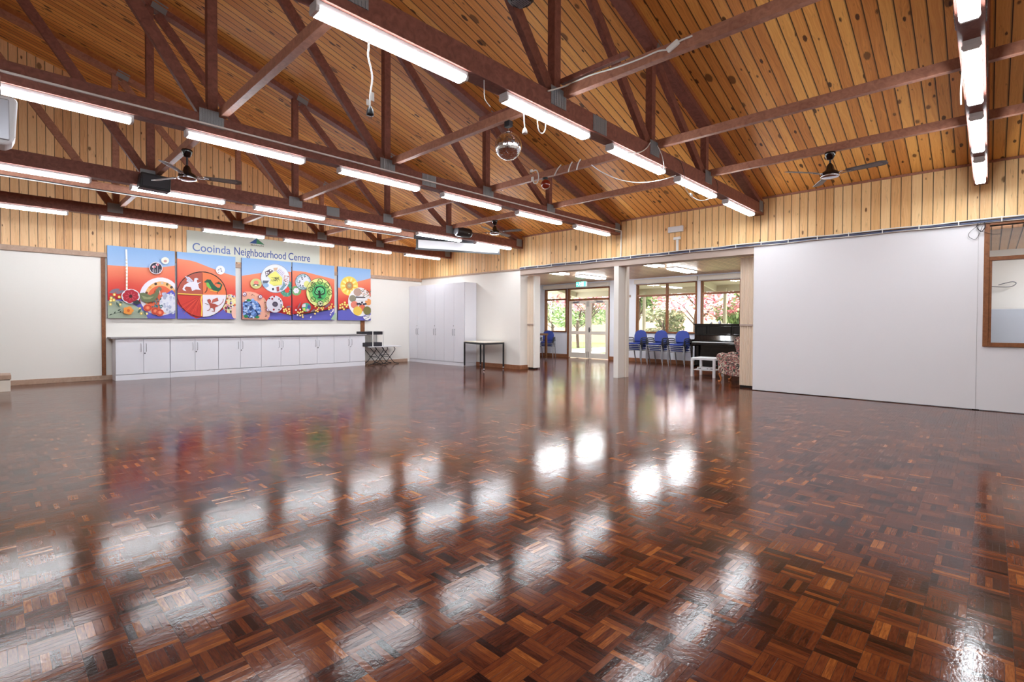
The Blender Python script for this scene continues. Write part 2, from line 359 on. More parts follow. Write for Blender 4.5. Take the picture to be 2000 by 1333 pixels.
# annex beyond the opening
struct(box('ceiling', M['annex'], U + .15, W + .1, 3.2, 12.9, 2.8, 2.86))
struct(box('wall_left', M['annexw'], U + .34, W, 12.75, 12.9, 0, 2.8))
struct(box('wall_right', M['white'], U + .1, W, 3.1, 3.2, 0, 2.9))
wins = [(11.60, 12.67, .95, 2.6), (9.70, 11.56, 0, 2.6), (6.55, 8.65, .97, 2.62), (4.40, 6.43, .97, 2.62)]
ys = [12.9]
b = MB(); prev = 12.9
for (a0, a1, z0, z1) in wins:
    b.box(W, W + .16, a1, prev, 0, 2.9); b.box(W, W + .16, a0, a1, z1, 2.9)
    if z0 > 0: b.box(W, W + .16, a0, a1, 0, z0)
    prev = a0
b.box(W, W + .16, 3.1, prev, 0, 2.9); struct(b.build('wall_far', M['annexw']))
for (a0, a1) in ((11.56, 12.75), (3.2, 9.70)): struct(box('baseboard_far', M['base'], W - .018, W, a0, a1, 0, .12, bevel=.003))
struct(box('baseboard_left', M['base'], U + .36, W - .02, 12.732, 12.75, 0, .12, bevel=.003))
def window(n, y0, y1, z0, z1, bars, trans, x=W):
    fr = struct(MB().box(x - .03, x + .1, y0, y0 + .05, z0, z1).box(x - .03, x + .1, y1 - .05, y1, z0, z1).box(x - .05, x + .1, y0, y1, z0, z0 + .05).box(x - .03, x + .1, y0, y1, z1 - .05, z1).build('window_%d' % n, M['frame'], bevel=.004))
    b = MB()
    for y in bars: b.box(x - .02, x + .08, y - .03, y + .03, z0 + .05, z1 - .05)
    if trans: b.box(x - .022, x + .082, y0 + .05, y1 - .05, trans - .03, trans + .03)
    b.build('glazing_bar', M['frame'], fr, .003)
    box('pane', M['glass'], x + .03, x + .036, y0 + .04, y1 - .04, z0 + .04, z1 - .04, fr)
    return fr
window(1, 11.60, 12.67, .95, 2.6, [], 2.2)
window(2, 6.55, 8.65, .97, 2.62, [7.55], 2.21)
window(3, 4.40, 6.43, .97, 2.62, [5.25], 2.21)
# glazed entrance doors
fr = struct(MB().box(W - .03, W + .1, 9.70, 9.735, 0, 2.6).box(W - .03, W + .1, 11.50, 11.56, 0, 2.6).box(W - .03, W + .1, 9.70, 11.56, 2.13, 2.20).box(W - .03, W + .1, 9.70, 11.56, 2.55, 2.6).build('door_1', M['frame'], bevel=.003))
box('transom_pane', M['glass'], W + .03, W + .036, 9.73, 11.5, 2.19, 2.56, fr)
for (y0, y1, s) in ((10.62, 11.49, 1), (9.745, 10.61, -1)):
    d = MB().box(W - .01, W + .035, y0, y0 + .12, .02, 2.12).box(W - .01, W + .035, y1 - .12, y1, .02, 2.12)
    for z0, z1 in ((.02, .2), (.88, 1.0), (2.02, 2.12)): d.box(W - .01, W + .035, y0 + .12, y1 - .12, z0, z1)
    d = d.build('door_leaf', M['cream'], fr, .003)
    box('pane', M['glass'], W + .01, W + .016, y0 + .11, y1 - .11, .19, .89, d); box('pane', M['glass'], W + .01, W + .016, y0 + .11, y1 - .11, .99, 2.03, d)
    yc = (y0 + y1) / 2
    MB().box(W - .06, W - .01, yc - (.05 if s > 0 else .2), yc + (.2 if s > 0 else .05), 2.05, 2.1).bar((W - .04, yc, 2.11), (W - .03, yc - s * .25, 2.14), .02, .008).build('door_closer', M['silver'], d, .003)
yh = 10.56
MB().tube([(W - .01, yh, 1.05), (W - .06, yh, 1.05), (W - .06, yh - .11, 1.05)], .01).box(W - .016, W - .01, yh - .02, yh + .02, .96, 1.14).build('door_handle', M['black'], fr)
for y in (10.58, 10.65): MB().tube([(W - .02, y, .03), (W - .02, y, .25)], .008).tube([(W - .02, y, 1.9), (W - .02, y, 2.1)], .008).build('door_bolt', M['black'], fr)
# roller blinds rolled up over the glazing
for i, (y0, y1, t) in enumerate(((11.58, 12.70, 'over the small window left of the glass doors'), (9.68, 11.58, 'over the glass entrance doors'), (6.52, 8.68, 'over the wide window behind the blue chairs'), (4.3, 6.46, 'over the window behind the piano'))):
    o = thing('roller_blind', 'white roller blind wound up ' + t, 'blind', (W - .06, (y0 + y1) / 2, 2.6), group='roller blinds')
    box('headbox', M['cream'], W - .12, W, y0, y1, 2.615, 2.75, o, .01); MB().tube([(W - .06, y0, 2.61), (W - .06, y1, 2.61)], .012).build('bottom_rail', M['tray'], o)
# concertina doors, folded
def concertina(n, x, y0, y1, nfold, z1=2.58):
    b = MB(); st = (y1 - y0) / nfold; vs = []
    pts = []
    for i in range(nfold * 2 + 1): pts.append((x + (.03 if i % 2 else 0), y0 + st * i / 2))
    poly = pts + [(x + .2, y1), (x + .2, y0)]
    b.prism(poly, (0, 0, .045), (1, 0, 0), (0, 1, 0), (0, 0, z1 - .045)); o = struct(b.build('door_%d' % n, M['pleat']))
    b = MB(); b.box(x - .012, x + .02, y0 - .004, y1 + .004, 1.225, 1.262); b.build('door_handle', M['pelmet'], o, .003)
    box('threshold_shadow', M['gap_shade'], x + .04, x + .18, y0, y1, 0, .045, o)  # dark strip painting the shadow under the folded door
    return o
concertina(2, U + .27, 3.275, 3.60, 7)
o = concertina(3, U + .30, 9.10, 9.33, 2); MB().box(U + .29, U + .52, 9.05, 9.10, .04, 2.58).build('end_post', M['white'], o, .003)
# servery window in the right wall, and the room behind it
fr = struct(MB().box(U - .03, U + .1, wy1 - .0, wy1 + .06, wz0 - .06, wz1 + .03).box(U - .03, U + .1, wy0 - .06, wy0, wz0 - .06, wz1 + .03).box(U - .03, U + .1, wy0, wy1, wz0 - .06, wz0).box(U - .03, U + .1, wy0, wy1, wz1, wz1 + .03).build('window_4', M['frame'], bevel=.004))
MB().box(U - .02, U + .08, wy0, wy1, 2.19, 2.245).box(U - .015, U + .07, wy1 - .03, wy1, wz0, 2.19).build('glazing_bar', M['frame'], fr, .003)
box('pane', M['glass'], U + .03, U + .036, wy0, wy1, wz0, wz1, fr)
struct(box('wall_far', M['white'], 13.0, 13.1, YR, 3.1, 0, 2.9)); struct(box('ceiling', M['annex'], U + .15, 13.1, YR, 3.1, 2.66, 2.72))
struct(box('wall_left', M['white'], U + .16, 13.0, 1.6, 1.7, 0, 2.66))

# ------------------------------------------------------------------ roof trusses
T = [.125, 3.17, 6.23, 9.30, 12.36]
NX = [-.55, 1.70, 3.90, 5.85, 7.52]
tr0 = thing('roof_truss', '', 'truss', (0, 0, 0), group='dark stained roof trusses')
CB, CT = 3.31, 3.505
MB().box(XL, U, -.075, .075, CB, CT).build('bottom_chord', M['beam'], tr0, .004)
dv = .205
for x0, x1 in ((RX, U), (XL, RX)):
    MB().prism([(x0, zc(x0) - .10), (x1, zc(x1) - .10), (x1, zc(x1) - dv), (x0, zc(x0) - dv)], (0, -.075, 0), (1, 0, 0), (0, 0, 1), (0, .15, 0)).build('top_chord', M['beam'], tr0)
    MB().prism([(x0, zc(x0)), (x1, zc(x1)), (x1, zc(x1) - .10), (x0, zc(x0) - .10)], (0, -.05, 0), (1, 0, 0), (0, 0, 1), (0, .10, 0)).build('packer', M['pinepack'], tr0)
MB().prism([(RX, zc(RX) - .10), (U, zc(U) - .10), (U, zc(U) - .118), (RX, zc(RX) - .118)], (0, -.085, 0), (1, 0, 0), (0, 0, 1), (0, .01, 0)).build('edge_bead', M['leg'], tr0)
for i, x in enumerate(NX):
    MB().box(x - .05, x + .05, -.045, .045, CT - .01, zc(x) - dv + .02).build('vertical_web', M['beam'], tr0, .004)
    if i: MB().bar((x - .07, 0, CT + .02), (NX[i - 1] + .1, 0, zc(NX[i - 1] + .1) - dv - .04), .065, .125, up=(0, 0, 1)).build('diagonal_web', M['beam'], tr0, .004)
MB().bar((XL + .4, 0, CT + .02), (RX - .1, 0, zc(RX) - dv - .1), .065, .125).build('diagonal_web', M['beam'], tr0, .004)
def plate(x, z, w, h, ang=0, sides=(-1, 1)):
    ca, sa = math.cos(ang), math.sin(ang); k = max(5, int(w / .025))
    for s in sides:
        b = MB()
        for j in range(k):
            u0_, u1_ = -w / 2 + w * j / k, -w / 2 + w * (j + .62) / k
            poly = [(x + u * ca - v * sa, z + u * sa + v * ca) for u, v in ((u0_, -h / 2), (u1_, -h / 2), (u1_, h / 2), (u0_, h / 2))]
            b.prism(poly, (0, s * .075, 0), (1, 0, 0), (0, 0, 1), (0, s * .007, 0))
        poly = [(x + u * ca - v * sa, z + u * sa + v * ca) for u, v in ((-w / 2, -h / 2), (w / 2, -h / 2), (w / 2, h / 2), (-w / 2, h / 2))]
        b.prism(poly, (0, s * .075, 0), (1, 0, 0), (0, 0, 1), (0, s * .003, 0))
        b.build('nail_plate', M['galv'], tr0)
for x in NX[1:]: plate(x - .02, 3.47, .24, .18)
plate(4.60, 3.41, .26, .17)
for x in NX[1:4]: plate(x + .12, zc(x + .12) - dv + .06, .20, .14, -math.atan(SL))
plate(U - .16, 3.45, .2, .2)
names = ['overhead at the right edge, nearest the camera', 'second from the camera, ending above the white panel', 'middle one, with a white conduit along its side', 'fourth from the camera, carrying a black speaker box', 'farthest one, in front of the cream sign']
for k, y in enumerate(T):
    t = tr0 if k == 0 else copy_tree(tr0); t.location = (0, y, 0)
    t['label'] = 'dark brown timber roof truss ' + names[k]
    if k == 4:      # the last truss is of paler, unstained timber
        for ch in t.children:
            if ch.name.split('.')[0] in ('vertical_web', 'diagonal_web', 'top_chord'):
                ch.data = ch.data.copy(); ch.data.materials[0] = M['tie']
T2c = MB().box(XL, U - .02, T[2] - .10, T[2] - .075, 3.385, 3.405).box(U - .045, U - .02, T[2] - .10, T[2] - .075, 2.78, 3.40).build('conduit', M['wcable'], bevel=.003, origin=(0, T[2] - .09, 3.39))
tag(T2c, 'white square conduit running along the middle truss and down the wall', 'conduit')
# tie beams across the trusses
lab = ['leftmost', 'second from the left, holding the mirror ball', 'third from the left, with white cable wound around it', 'rightmost, from which a black fan hangs']
for i, x in enumerate(NX[1:]):
    o = MB().bar((x + .085, YR, 3.555), (x + .085, V - .02, 3.555), .07, .10).build('tie_beam', M['tie'], bevel=.004, origin=(x + .085, 5, 3.5))
    tag(o, 'red brown timber tie beam lying across the trusses, ' + lab[i], 'beam', 'tie beams across the trusses')
o = MB().bar(at(1228, 105, 'x', 3.95), at(1097, 161, 'x', 3.95), .05, .05).build('batten', M['beam'], bevel=.003, origin=(3.99, 3.2, 3.7)); tag(o, 'thin dark batten slanting above the tie beam with the white cord', 'batten')
o = MB().bar((3.99, 4.35, 3.64), (3.99, 3.30, 3.60), .05, .04).build('batten', M['beam'], bevel=.003, origin=(3.99, 4, 3.7)); tag(o, 'thin dark batten lying just above the tie beam by the mirror ball', 'batten')

# ------------------------------------------------------------------ fluorescent battens
LX = [.36, 2.085, 3.82, 5.54, 7.25, 8.99]
lt0 = thing('batten_light', '', 'light', (0, 0, 0), group='lit fluorescent battens under the trusses')
MB().box(-.64, .64, -.05, .05, -.036, 0).build('body', M['tray'], lt0, .004)
d = MB(); h = [(-.053, 0), (.053, 0), (.053, -.018), (.042, -.036), (-.042, -.036), (-.053, -.018)]
d.prism([(a, c - .036) for a, c in h], (-.615, 0, 0), (0, 1, 0), (0, 0, 1), (1.23, 0, 0)); d.build('diffuser', M['tube'], lt0)
for s in (-1, 1):
    d = MB(); d.prism([(a * 1.04, c * 1.04 - .035) for a, c in h], (s * .615, 0, 0), (0, 1, 0), (0, 0, 1), (s * .025, 0, 0)); d.build('end_cap', M['tray'], lt0, .003)
rown = ['nearest truss', 'second truss', 'middle truss', 'fourth truss', 'farthest truss']
order = ['sixth', 'fifth', 'fourth', 'third', 'second', 'first']
first = True
for k, y in enumerate(T):
    for j, x in enumerate(LX):
        o = lt0 if first else copy_tree(lt0); first = False
        o.location = (x, y, CB)
        o['label'] = 'lit fluorescent batten under the %s from the camera, %s from the right wall' % (rown[k], order[j])

# ------------------------------------------------------------------ ceiling fans
def fan(x, y, z, top, angs, label, R=.62):
    t = thing('ceiling_fan', label, 'fan', (x, y, z), group='black ceiling fans')
    c = (x, y, 0)
    MB().lathe([(.02, top - .10), (.035, top - .095), (.062, top - .03), (.066, top - .012), (.06, top)], c).build('canopy', M['blackg'], t)
    MB().tube([(x, y, top - .08), (x, y, z + .05)], .012).build('downrod', M['black'], t)
    MB().lathe([(.018, z + .15), (.04, z + .12), (.055, z + .06), (.10, z + .03), (.105, z - .01), (.098, z - .025), (.03, z - .04)], c).build('motor', M['blackg'], t)
    MB().lathe([(.106, z - .008), (.110, z - .014), (.108, z - .026), (.08, z - .04), (.02, z - .046)], c).build('trim_ring', M['chrome'], t)
    for a in angs:
        a = math.radians(a); dx = Vector((math.cos(a), math.sin(a), 0)); dy = Vector((-math.sin(a), math.cos(a), -.22)).normalized(); o = Vector((x, y, z + .012)); up = dx.cross(dy)
        bl = MB().prism([(.19, -.045), (R - .05, -.062), (R, -.04), (R + .005, .03), (R - .04, .062), (.19, .045)], o, dx, dy, up * .007).build('blade', M['blade'], t)
        MB().prism([(.27, -.03), (R - .07, -.04), (R - .04, 0), (R - .07, .04), (.27, .03)], o - up * .0015, dx, dy, up * .001).build('cane_inlay', M['cane'], bl)
        MB().tube([o + dx * .09 + dy * 0, o + dx * .13 + dy * .03 - up * .004, o + dx * .19 + dy * .02 - up * .004, o + dx * .24 - up * .004], .007, 6).tube([o + dx * .09, o + dx * .13 - dy * .03 - up * .004, o + dx * .19 - dy * .02 - up * .004, o + dx * .24 - up * .004], .007, 6).build('blade_arm', M['chrome'], t)
    return t
fan(7.605, 1.54, 3.21, 3.505, (26, 141, -98), 'black ceiling fan nearest the camera, hanging before the timber wall at right')
fan(7.605, 7.82, 3.24, 3.505, (-70, 13, 112, -158), 'black ceiling fan hanging beyond the mirror ball, before the projection screen corner')
fan(1.785, 7.60, 3.15, 3.505, (-15.5, 114.4, -127), 'black ceiling fan at the left, before the black speaker box')

# ------------------------------------------------------------------ things hanging under the roof
def sph(c, r, n=40, m=28):
    vs = []; fs = []
    for i in range(m + 1):
        for j in range(n):
            th = PI * i / m; ph = 2 * PI * j / n
            vs.append((c[0] + r * math.sin(th) * math.cos(ph), c[1] + r * math.sin(th) * math.sin(ph), c[2] + r * math.cos(th)))
    for i in range(m):
        for j in range(n): fs.append((i * n + j, (i + 1) * n + j, (i + 1) * n + (j + 1) % n, i * n + (j + 1) % n))
    return vs, fs
BX, BY, BZ = 4.0, 3.9, 3.225
t = thing('mirror_ball', 'silver mirror ball hanging from a tie beam', 'mirror ball', (BX, BY, BZ))
v, f = sph((BX, BY, BZ), .15, 50, 30); b = MB(); rb = random.Random(5); MB().add(*sph((BX, BY, BZ), .1475, 40, 24), sm=True).build('core', M['steel'], t)
for q in f[50:-50]:     # square mirror tiles, each tipped a little its own way
    p = [v[i] for i in q]; c = sum((Vector(x) for x in p), Vector()) / 4; ax = Vector((rb.gauss(0, 1), rb.gauss(0, 1), rb.gauss(0, 1))).normalized(); rt = Matrix.Rotation(rb.gauss(0, .035), 3, ax)
    b.add([c + rt @ ((Vector(x) - c) * .90) + (c - Vector((BX, BY, BZ))) * .012 for x in p], [(0, 1, 2, 3)])
b.build('mirror_tiles', M['mirror'], t, fixn=False)
MB().lathe([(.02, BZ + .148), (.03, BZ + .155), (.02, BZ + .165)], (BX, BY, 0)).tube([(BX, BY, BZ + .16), (BX, BY, BZ + .22)], .006).build('cap', M['chrome'], t)
MB().box(BX - .03, BX + .03, BY - .04, BY + .04, BZ + .21, 3.50).build('motor', M['black'], t, .006)
# coloured spotlight on the third tie beam
LP = Vector((5.91, 4.97, 3.40))
t = thing('spotlight', 'small black spotlight with a red glass bulb on the cable-wound tie beam', 'spotlight', LP)
v, f = sph(LP + Vector((-.02, -.03, -.01)), .074, 20, 14); MB().add(v, f, sm=True).build('bulb', M['red'], t)
MB().lathe([(.066, -.012), (.068, .0), (.066, .02)], LP + Vector((-.02, -.03, 0)), 20, axis='y').build('rim', M['chrome'], t)
MB().lathe([(.03, LP.z + .05), (.045, LP.z + .07), (.04, LP.z + .1)], (LP.x, LP.y, 0), 16).bar(LP + Vector((.02, .0, .09)), LP + Vector((.03, .0, .20)), .03, .012, up=(1, 0, 0)).build('bracket', M['black'], t)
def cable(name, pts, r, m, label, cat='cable', n=8, group=None, extra=None):
    sp = spline(pts, n); b = MB().tube(sp, r, 6)
    o = b.build(name, m, origin=sp[0]); tag(o, label, cat, group); return o
A = at
t3 = lambda x, y: at(x, y, 'y', T[1] - .05)
up3 = lambda x, y: Vector((t3(x, y).x, T[1] - .045, 3.27))
# hanging cords under the second truss's lights
o = thing('hanging_plug', 'white cord with a black plug hanging below the nearest large light', 'cable', up3(720, 88))
MB().tube(spline([up3(720, 86), t3(720, 92), t3(719, 110), t3(727, 150), t3(723, 185), t3(722, 215)]), .006, 6).build('cord', M['wcable'], o)
pz = t3(723, 222); MB().lathe([(.008, .05), (.02, .03), (.026, 0), (.026, -.012), (.01, -.015)], pz, 14).build('plug', M['black'], o)
for dx in (-.008, .008): MB().box(pz.x + dx - .002, pz.x + dx + .002, pz.y - .004, pz.y + .004, pz.z - .035, pz.z - .012).build('pin', M['chrome'], o)
q = t3(726, 188); MB().box(q.x - .015, q.x + .02, q.y, q.y + .003, q.z - .03, q.z + .03).build('tag', M['wcable'], o); q = t3(719, 200); MB().box(q.x - .012, q.x + .012, q.y, q.y + .003, q.z - .02, q.z + .02).build('tag', M['wcable'], o)
o = thing('hanging_socket', 'short white cord with a white socket hanging right of the mirror ball', 'cable', up3(1023, 224))
MB().tube(spline([up3(1023, 222), t3(1024, 240), t3(1025, 250)]), .006, 6).build('cord', M['wcable'], o); q = t3(1025, 256); MB().lathe([(.008, .03), (.02, .01), (.026, -.02), (.024, -.025)], q, 14).build('socket', M['wcable'], o)
cable('cable_loop', [up3(1050, 234), t3(1051, 250), t3(1058, 261), t3(1065, 252), up3(1066, 240)], .005, M['wcable'], 'small white cable loop hanging under the second light of the nearest long row')
cable('cable', [up3(946, 178) + Vector((0, 0, .04)), t3(946, 186), t3(949, 197), t3(958, 209)], .004, M['wcable'], 'short loose white wire end between two lights left of the mirror ball')
t1x = lambda x, y: at(x, y, 'x', 3.94)
cable('extension_lead', [at(1070, 178, 'y', 3.08), t1x(1105, 168), t1x(1150, 148), t1x(1200, 133), t1x(1250, 115), t1x(1285, 100), t1x(1308, 96), t1x(1320, 84), t1x(1352, 70)], .008, M['wcable'], 'white extension lead drooping along the tie beam at top centre')
q = t1x(1312, 94); tag(MB().bar(q + Vector((0, .04, -.01)), q + Vector((0, -.06, .035)), .03, .05).build('socket', M['wcable'], bevel=.01, origin=q), 'white cord socket resting on the tie beam at top centre', 'socket')
t2x = lambda x, y: at(x, y, 'x', 5.89)
for i, (x0, y0, x1, y1) in enumerate(((1083, 343, 1096, 322), (1110, 336, 1118, 316), (1126, 332, 1134, 311))):
    cable('cable_loop', [t2x(x0, y0), t2x((x0 + x1) / 2 - 1, (y0 + y1) / 2 - 1), t2x(x1, y1)], .010, M['wcable'], 'white cable turn wound on the tie beam, %s right of the red spotlight' % ('first', 'second', 'third')[i], group='cable turns on the tie beam')
cable('cable_loop', [t2x(1040, 335), t2x(1048, 333), t2x(1052, 345), t2x(1049, 357), t2x(1043, 358), t2x(1041, 350)], .009, M['wcable'], 'white cable loop with connector hanging left of the red spotlight')
q = t2x(1040, 350); tag(MB().box(q.x - .012, q.x + .012, q.y - .02, q.y + .02, q.z - .03, q.z + .035).build('connector', M['wcable'], bevel=.006, origin=q), 'white plug connector on the cable loop left of the red spotlight', 'connector')
q = t2x(1038, 334); tag(MB().box(q.x - .012, q.x + .012, q.y - .022, q.y + .022, q.z - .02, q.z + .02).build('connector', M['wcable'], bevel=.006, origin=q), 'upper white connector on the cable loop left of the red spotlight', 'connector')
cable('cable', [t2x(1155, 322), at(1175, 336, 'y', 4.0), at(1210, 351, 'y', 3.7), at(1250, 357, 'y', 3.4), at(1290, 352, 'y', 3.2), at(1320, 343, 'y', 3.06)], .006, M['wcable'], 'thin white cable sagging between the wound tie beam and the light row')
t1y = lambda x, y: at(x, y, 'y', T[1] - .095)
cable('cable', [t1y(1270, 282) + Vector((0, 0, .02)), t1y(1262, 290), t1y(1248, 298), t1y(1225, 299)], .006, M['wcable'], 'white cable curving down the truss chord above the third light')
cable('cable', [t1y(1284, 288) + Vector((0, 0, .02)), t1y(1292, 302), t1y(1297, 325), t1y(1295, 338)], .006, M['wcable'], 'white cable hanging over the truss chord at the end of the third light')
cable('cable', [t1y(1336, 352), t1y(1338, 366), t1y(1345, 378), t1y(1355, 387), t1y(1370, 392), t1y(1388, 387), t1y(1392, 374)], .006, M['wcable'], 'white cord with plugs drooping below the fourth light')
q = t1y(1350, 381); tag(MB().box(q.x - .03, q.x + .03, q.y - .012, q.y + .012, q.z - .02, q.z + .02).build('plug', M['wcable'], bevel=.005, origin=q), 'white plug hanging below the fourth light of the nearest row', 'plug')
cable('cable', [t1y(1318, 308), t1y(1330, 318), t1y(1338, 348)], .004, M['dcable'], 'dark cable strap over the truss chord above the fourth light')
cable('cable', [t1y(1397, 350), t1y(1402, 362), t1y(1401, 378)], .004, M['dcable'], 'dark cable strap over the truss chord above the fifth light')
t0y = lambda x, y: at(x, y, 'y', T[0] + .05)
cable('pull_cord', [at(1890, 48, 'x', 5.2), at(1884, 100, 'x', 5.2), at(1877, 170, 'x', 5.2), at(1877, 205, 'x', 5.2)], .006, M['wcable'], 'white cord hanging down left of the overhead light row at right', 'cord')
# floodlight at the top edge
q = at(1017, -4, 'y', 3.0)
o = thing('floodlight', 'dark floodlight with a wire grille on the truss at the top edge', 'floodlight', q)
MB().lathe([(.07, .05), (.115, .03), (.12, -.01), (.09, -.035)], q, 12).build('housing', M['black'], o, .004)
b = MB()
for k in range(-3, 4): b.box(q.x - .07, q.x + .07, q.y + k * .018 - .003, q.y + k * .018 + .003, q.z - .04, q.z - .036).box(q.x + k * .018 - .003, q.x + k * .018 + .003, q.y - .07, q.y + .07, q.z - .04, q.z - .036)
b.build('grille', M['silver'], o); MB().bar(q + Vector((0, 0, .04)), q + Vector((-.02, .06, .2)), .03, .02, up=(1, 0, 0)).build('bracket', M['black'], o)
# loudspeakers
o = thing('loudspeaker', 'white rounded loudspeaker cut by the left edge, below the second light row', 'speaker', (.08, 5.9, 2.68))
b = MB(); prof = [(-.10, 0), (.04, 0), (.075, .03), (.095, .08), (.11, .38), (.085, .40), (-.10, .40)]
b.prism(prof, (.055, 5.78, 2.68), (1, 0, 0), (0, 0, 1), (0, .22, 0)); b.build('cabinet', M['tray'], o, .02, 3)
MB().box(-.035, .115, 5.768, 5.782, 2.72, 3.05).build('grille', M['silver'], o, .01); MB().bar((.05, 5.9, 3.07), (.05, 6.1, 3.33), .04, .02).build('bracket', M['silver'], o)
o = thing('loudspeaker', 'black box loudspeaker fixed on the fourth truss beside the left fan', 'speaker', (1.7, 9.1, 3.22), group=None)
MB().prism([(-.20, .01), (.19, -.0), (.20, .22), (-.17, .24)], (1.71, 9.02, 3.23), (1, 0, 0), (0, 0, 1), (0, .2, 0)).build('cabinet', M['black'], o, .012)
MB().box(1.55, 1.87, 9.008, 9.02, 3.26, 3.43).build('grille', M['dcable'], o, .006)
o = thing('loudspeaker', 'black tubular loudspeaker on the fourth truss beside the second fan', 'speaker', (7.8, 9.1, 3.42))
MB().lathe([(.06, 0), (.105, .01), (.115, .05), (.115, .38), (.10, .43), (.05, .45)], (7.58, 9.1, 3.43), 24, axis='x').build('body', M['black'], o)
MB().lathe([(.05, -.008), (.085, -.008), (.09, .004), (.085, .012)], (7.58, 9.1, 3.43), 24, axis='x').build('horn_ring', M['silver'], o)
# projection screen hung across the corner
e1, e2 = Vector((7.30, 10.30, 0)), Vector((9.34, 9.42, 0)); dd = (e2 - e1); L = dd.length; dd.normalize(); nn = Vector((dd.y, -dd.x, 0))
o = thing('projection_screen', 'white projection screen with black border, mostly rolled up in the corner', 'screen', (8.3, 9.9, 3.1))
MB().prism([(0, 0), (L, 0), (L, .30), (0, .30)], Vector((e1.x, e1.y, 3.10)), dd, (0, 0, 1), -nn * .006).build('border', M['black'], o)
MB().prism([(.05, .035), (L - .05, .035), (L - .05, .235), (.05, .235)], Vector((e1.x, e1.y, 3.10)) + nn * .001, dd, (0, 0, 1), nn * .003).build('cloth', M['silverscreen'], o)
MB().bar(Vector((e1.x, e1.y, 3.40)) - dd * .05, Vector((e2.x, e2.y, 3.40)) + dd * .05, .09, .09).build('case', M['dcable'], o, .01)
MB().bar(Vector((e1.x, e1.y, 3.10)) - dd * .02, Vector((e2.x, e2.y, 3.10)) + dd * .02, .025, .025).build('bottom_bar', M['black'], o)
# bearer with a curtain track between the last two trusses
o = thing('curtain_track', 'long red brown bearer with white track crossing between the last two trusses', 'track', (0, 10.0, 3.3))
MB().box(XL, 7.0, 9.97, 10.06, 3.31, 3.42).build('bearer', M['tie'], o, .003); MB().box(XL, 7.0, 9.98, 9.995, 3.285, 3.297).build('rail', M['wcable'], o); MB().box(XL, 7.0, 9.98, 10.05, 3.297, 3.31).build('rail_channel', M['black'], o)

# ------------------------------------------------------------------ cables and fittings on the right wall
for k, (z, r, m, t) in enumerate(((2.795, .012, 'wcable', 'upper white cable'), (2.778, .010, 'dcable', 'dark cable'), (2.760, .014, 'gcable', 'thick blue grey cable'), (2.742, .008, 'wcable', 'lower thin white cable'))):
    pts = [(U - .045 - .004 * math.sin(i * 1.7 + k), 9.3 - i * .41, z + .006 * math.sin(i * 2.3 + k * 1.9)) for i in range(30)]
    cable('cable', pts, r, M[m], t + ' running the length of the right wall under the boards', n=3, group='cables clipped along the right wall')
b = MB()
for i in range(22):
    y = 9.1 - i * .46; b.box(U - .064, U - .03, y - .006, y + .006, 2.735, 2.812)
tag(b.build('cable_clip', M['wcable'], origin=(U, 4, 2.77)), 'row of small white clips holding the wall cables', 'clips', kind='stuff')
tag(MB().tube(spline([(U - .05, .12, 2.80), (U - .05, .16, 2.70), (U - .05, .11, 2.62), (U - .05, .07, 2.70), (U - .05, .10, 2.78)]), .006, 6).tube(spline([(U - .05, .1, 2.76), (U - .04, .25, 2.6), (U - .03, .17, 2.52), (U - .03, .1, 2.70)]), .003, 6).tube(spline([(U - .05, .1, 2.62), (U - .04, .0, 2.57), (U - .04, -.09, 2.56)]), .003, 6).build('cable_coil', M['dcable'], origin=(U, .1, 2.6)), 'small coil of thin dark cable hanging by the servery window', 'cable')
o = thing('junction_box', 'white rectangular box high on the timber wall with a smaller box below', 'box', (U, 4.8, 3.1))
MB().box(U - .06, U, 4.66, 4.99, 3.20, 3.325).build('cover', M['tray'], o, .012); MB().box(U - .045, U, 4.72, 4.87, 3.04, 3.10).build('small_box', M['wcable'], o, .006); MB().box(U - .03, U, 4.765, 4.815, 2.80, 3.05).build('duct', M['wcable'], o, .003)
o = thing('coat_hook', 'thin wire hooks seen behind the servery glass', 'hook', (12.9, -.1, 2.1))
MB().tube(spline([(12.95, .1, 2.02), (12.9, .0, 1.98), (12.88, -.25, 1.96), (12.88, -.33, 2.02), (12.88, -.27, 2.05), (12.88, -.1, 2.0)]), .008, 6).build('wire', M['steel'], o)
tag(MB().box(12.6, 12.95, -2.5, 1.3, 0, 1.55).build('reflection_block', M['bluegrey'], bevel=.01, origin=(12.8, -.5, 0)), 'pale blue grey block added for a blurry reflection in the servery glass', 'reflection_block')  # block added to stand for a blurry reflection in the lower pane

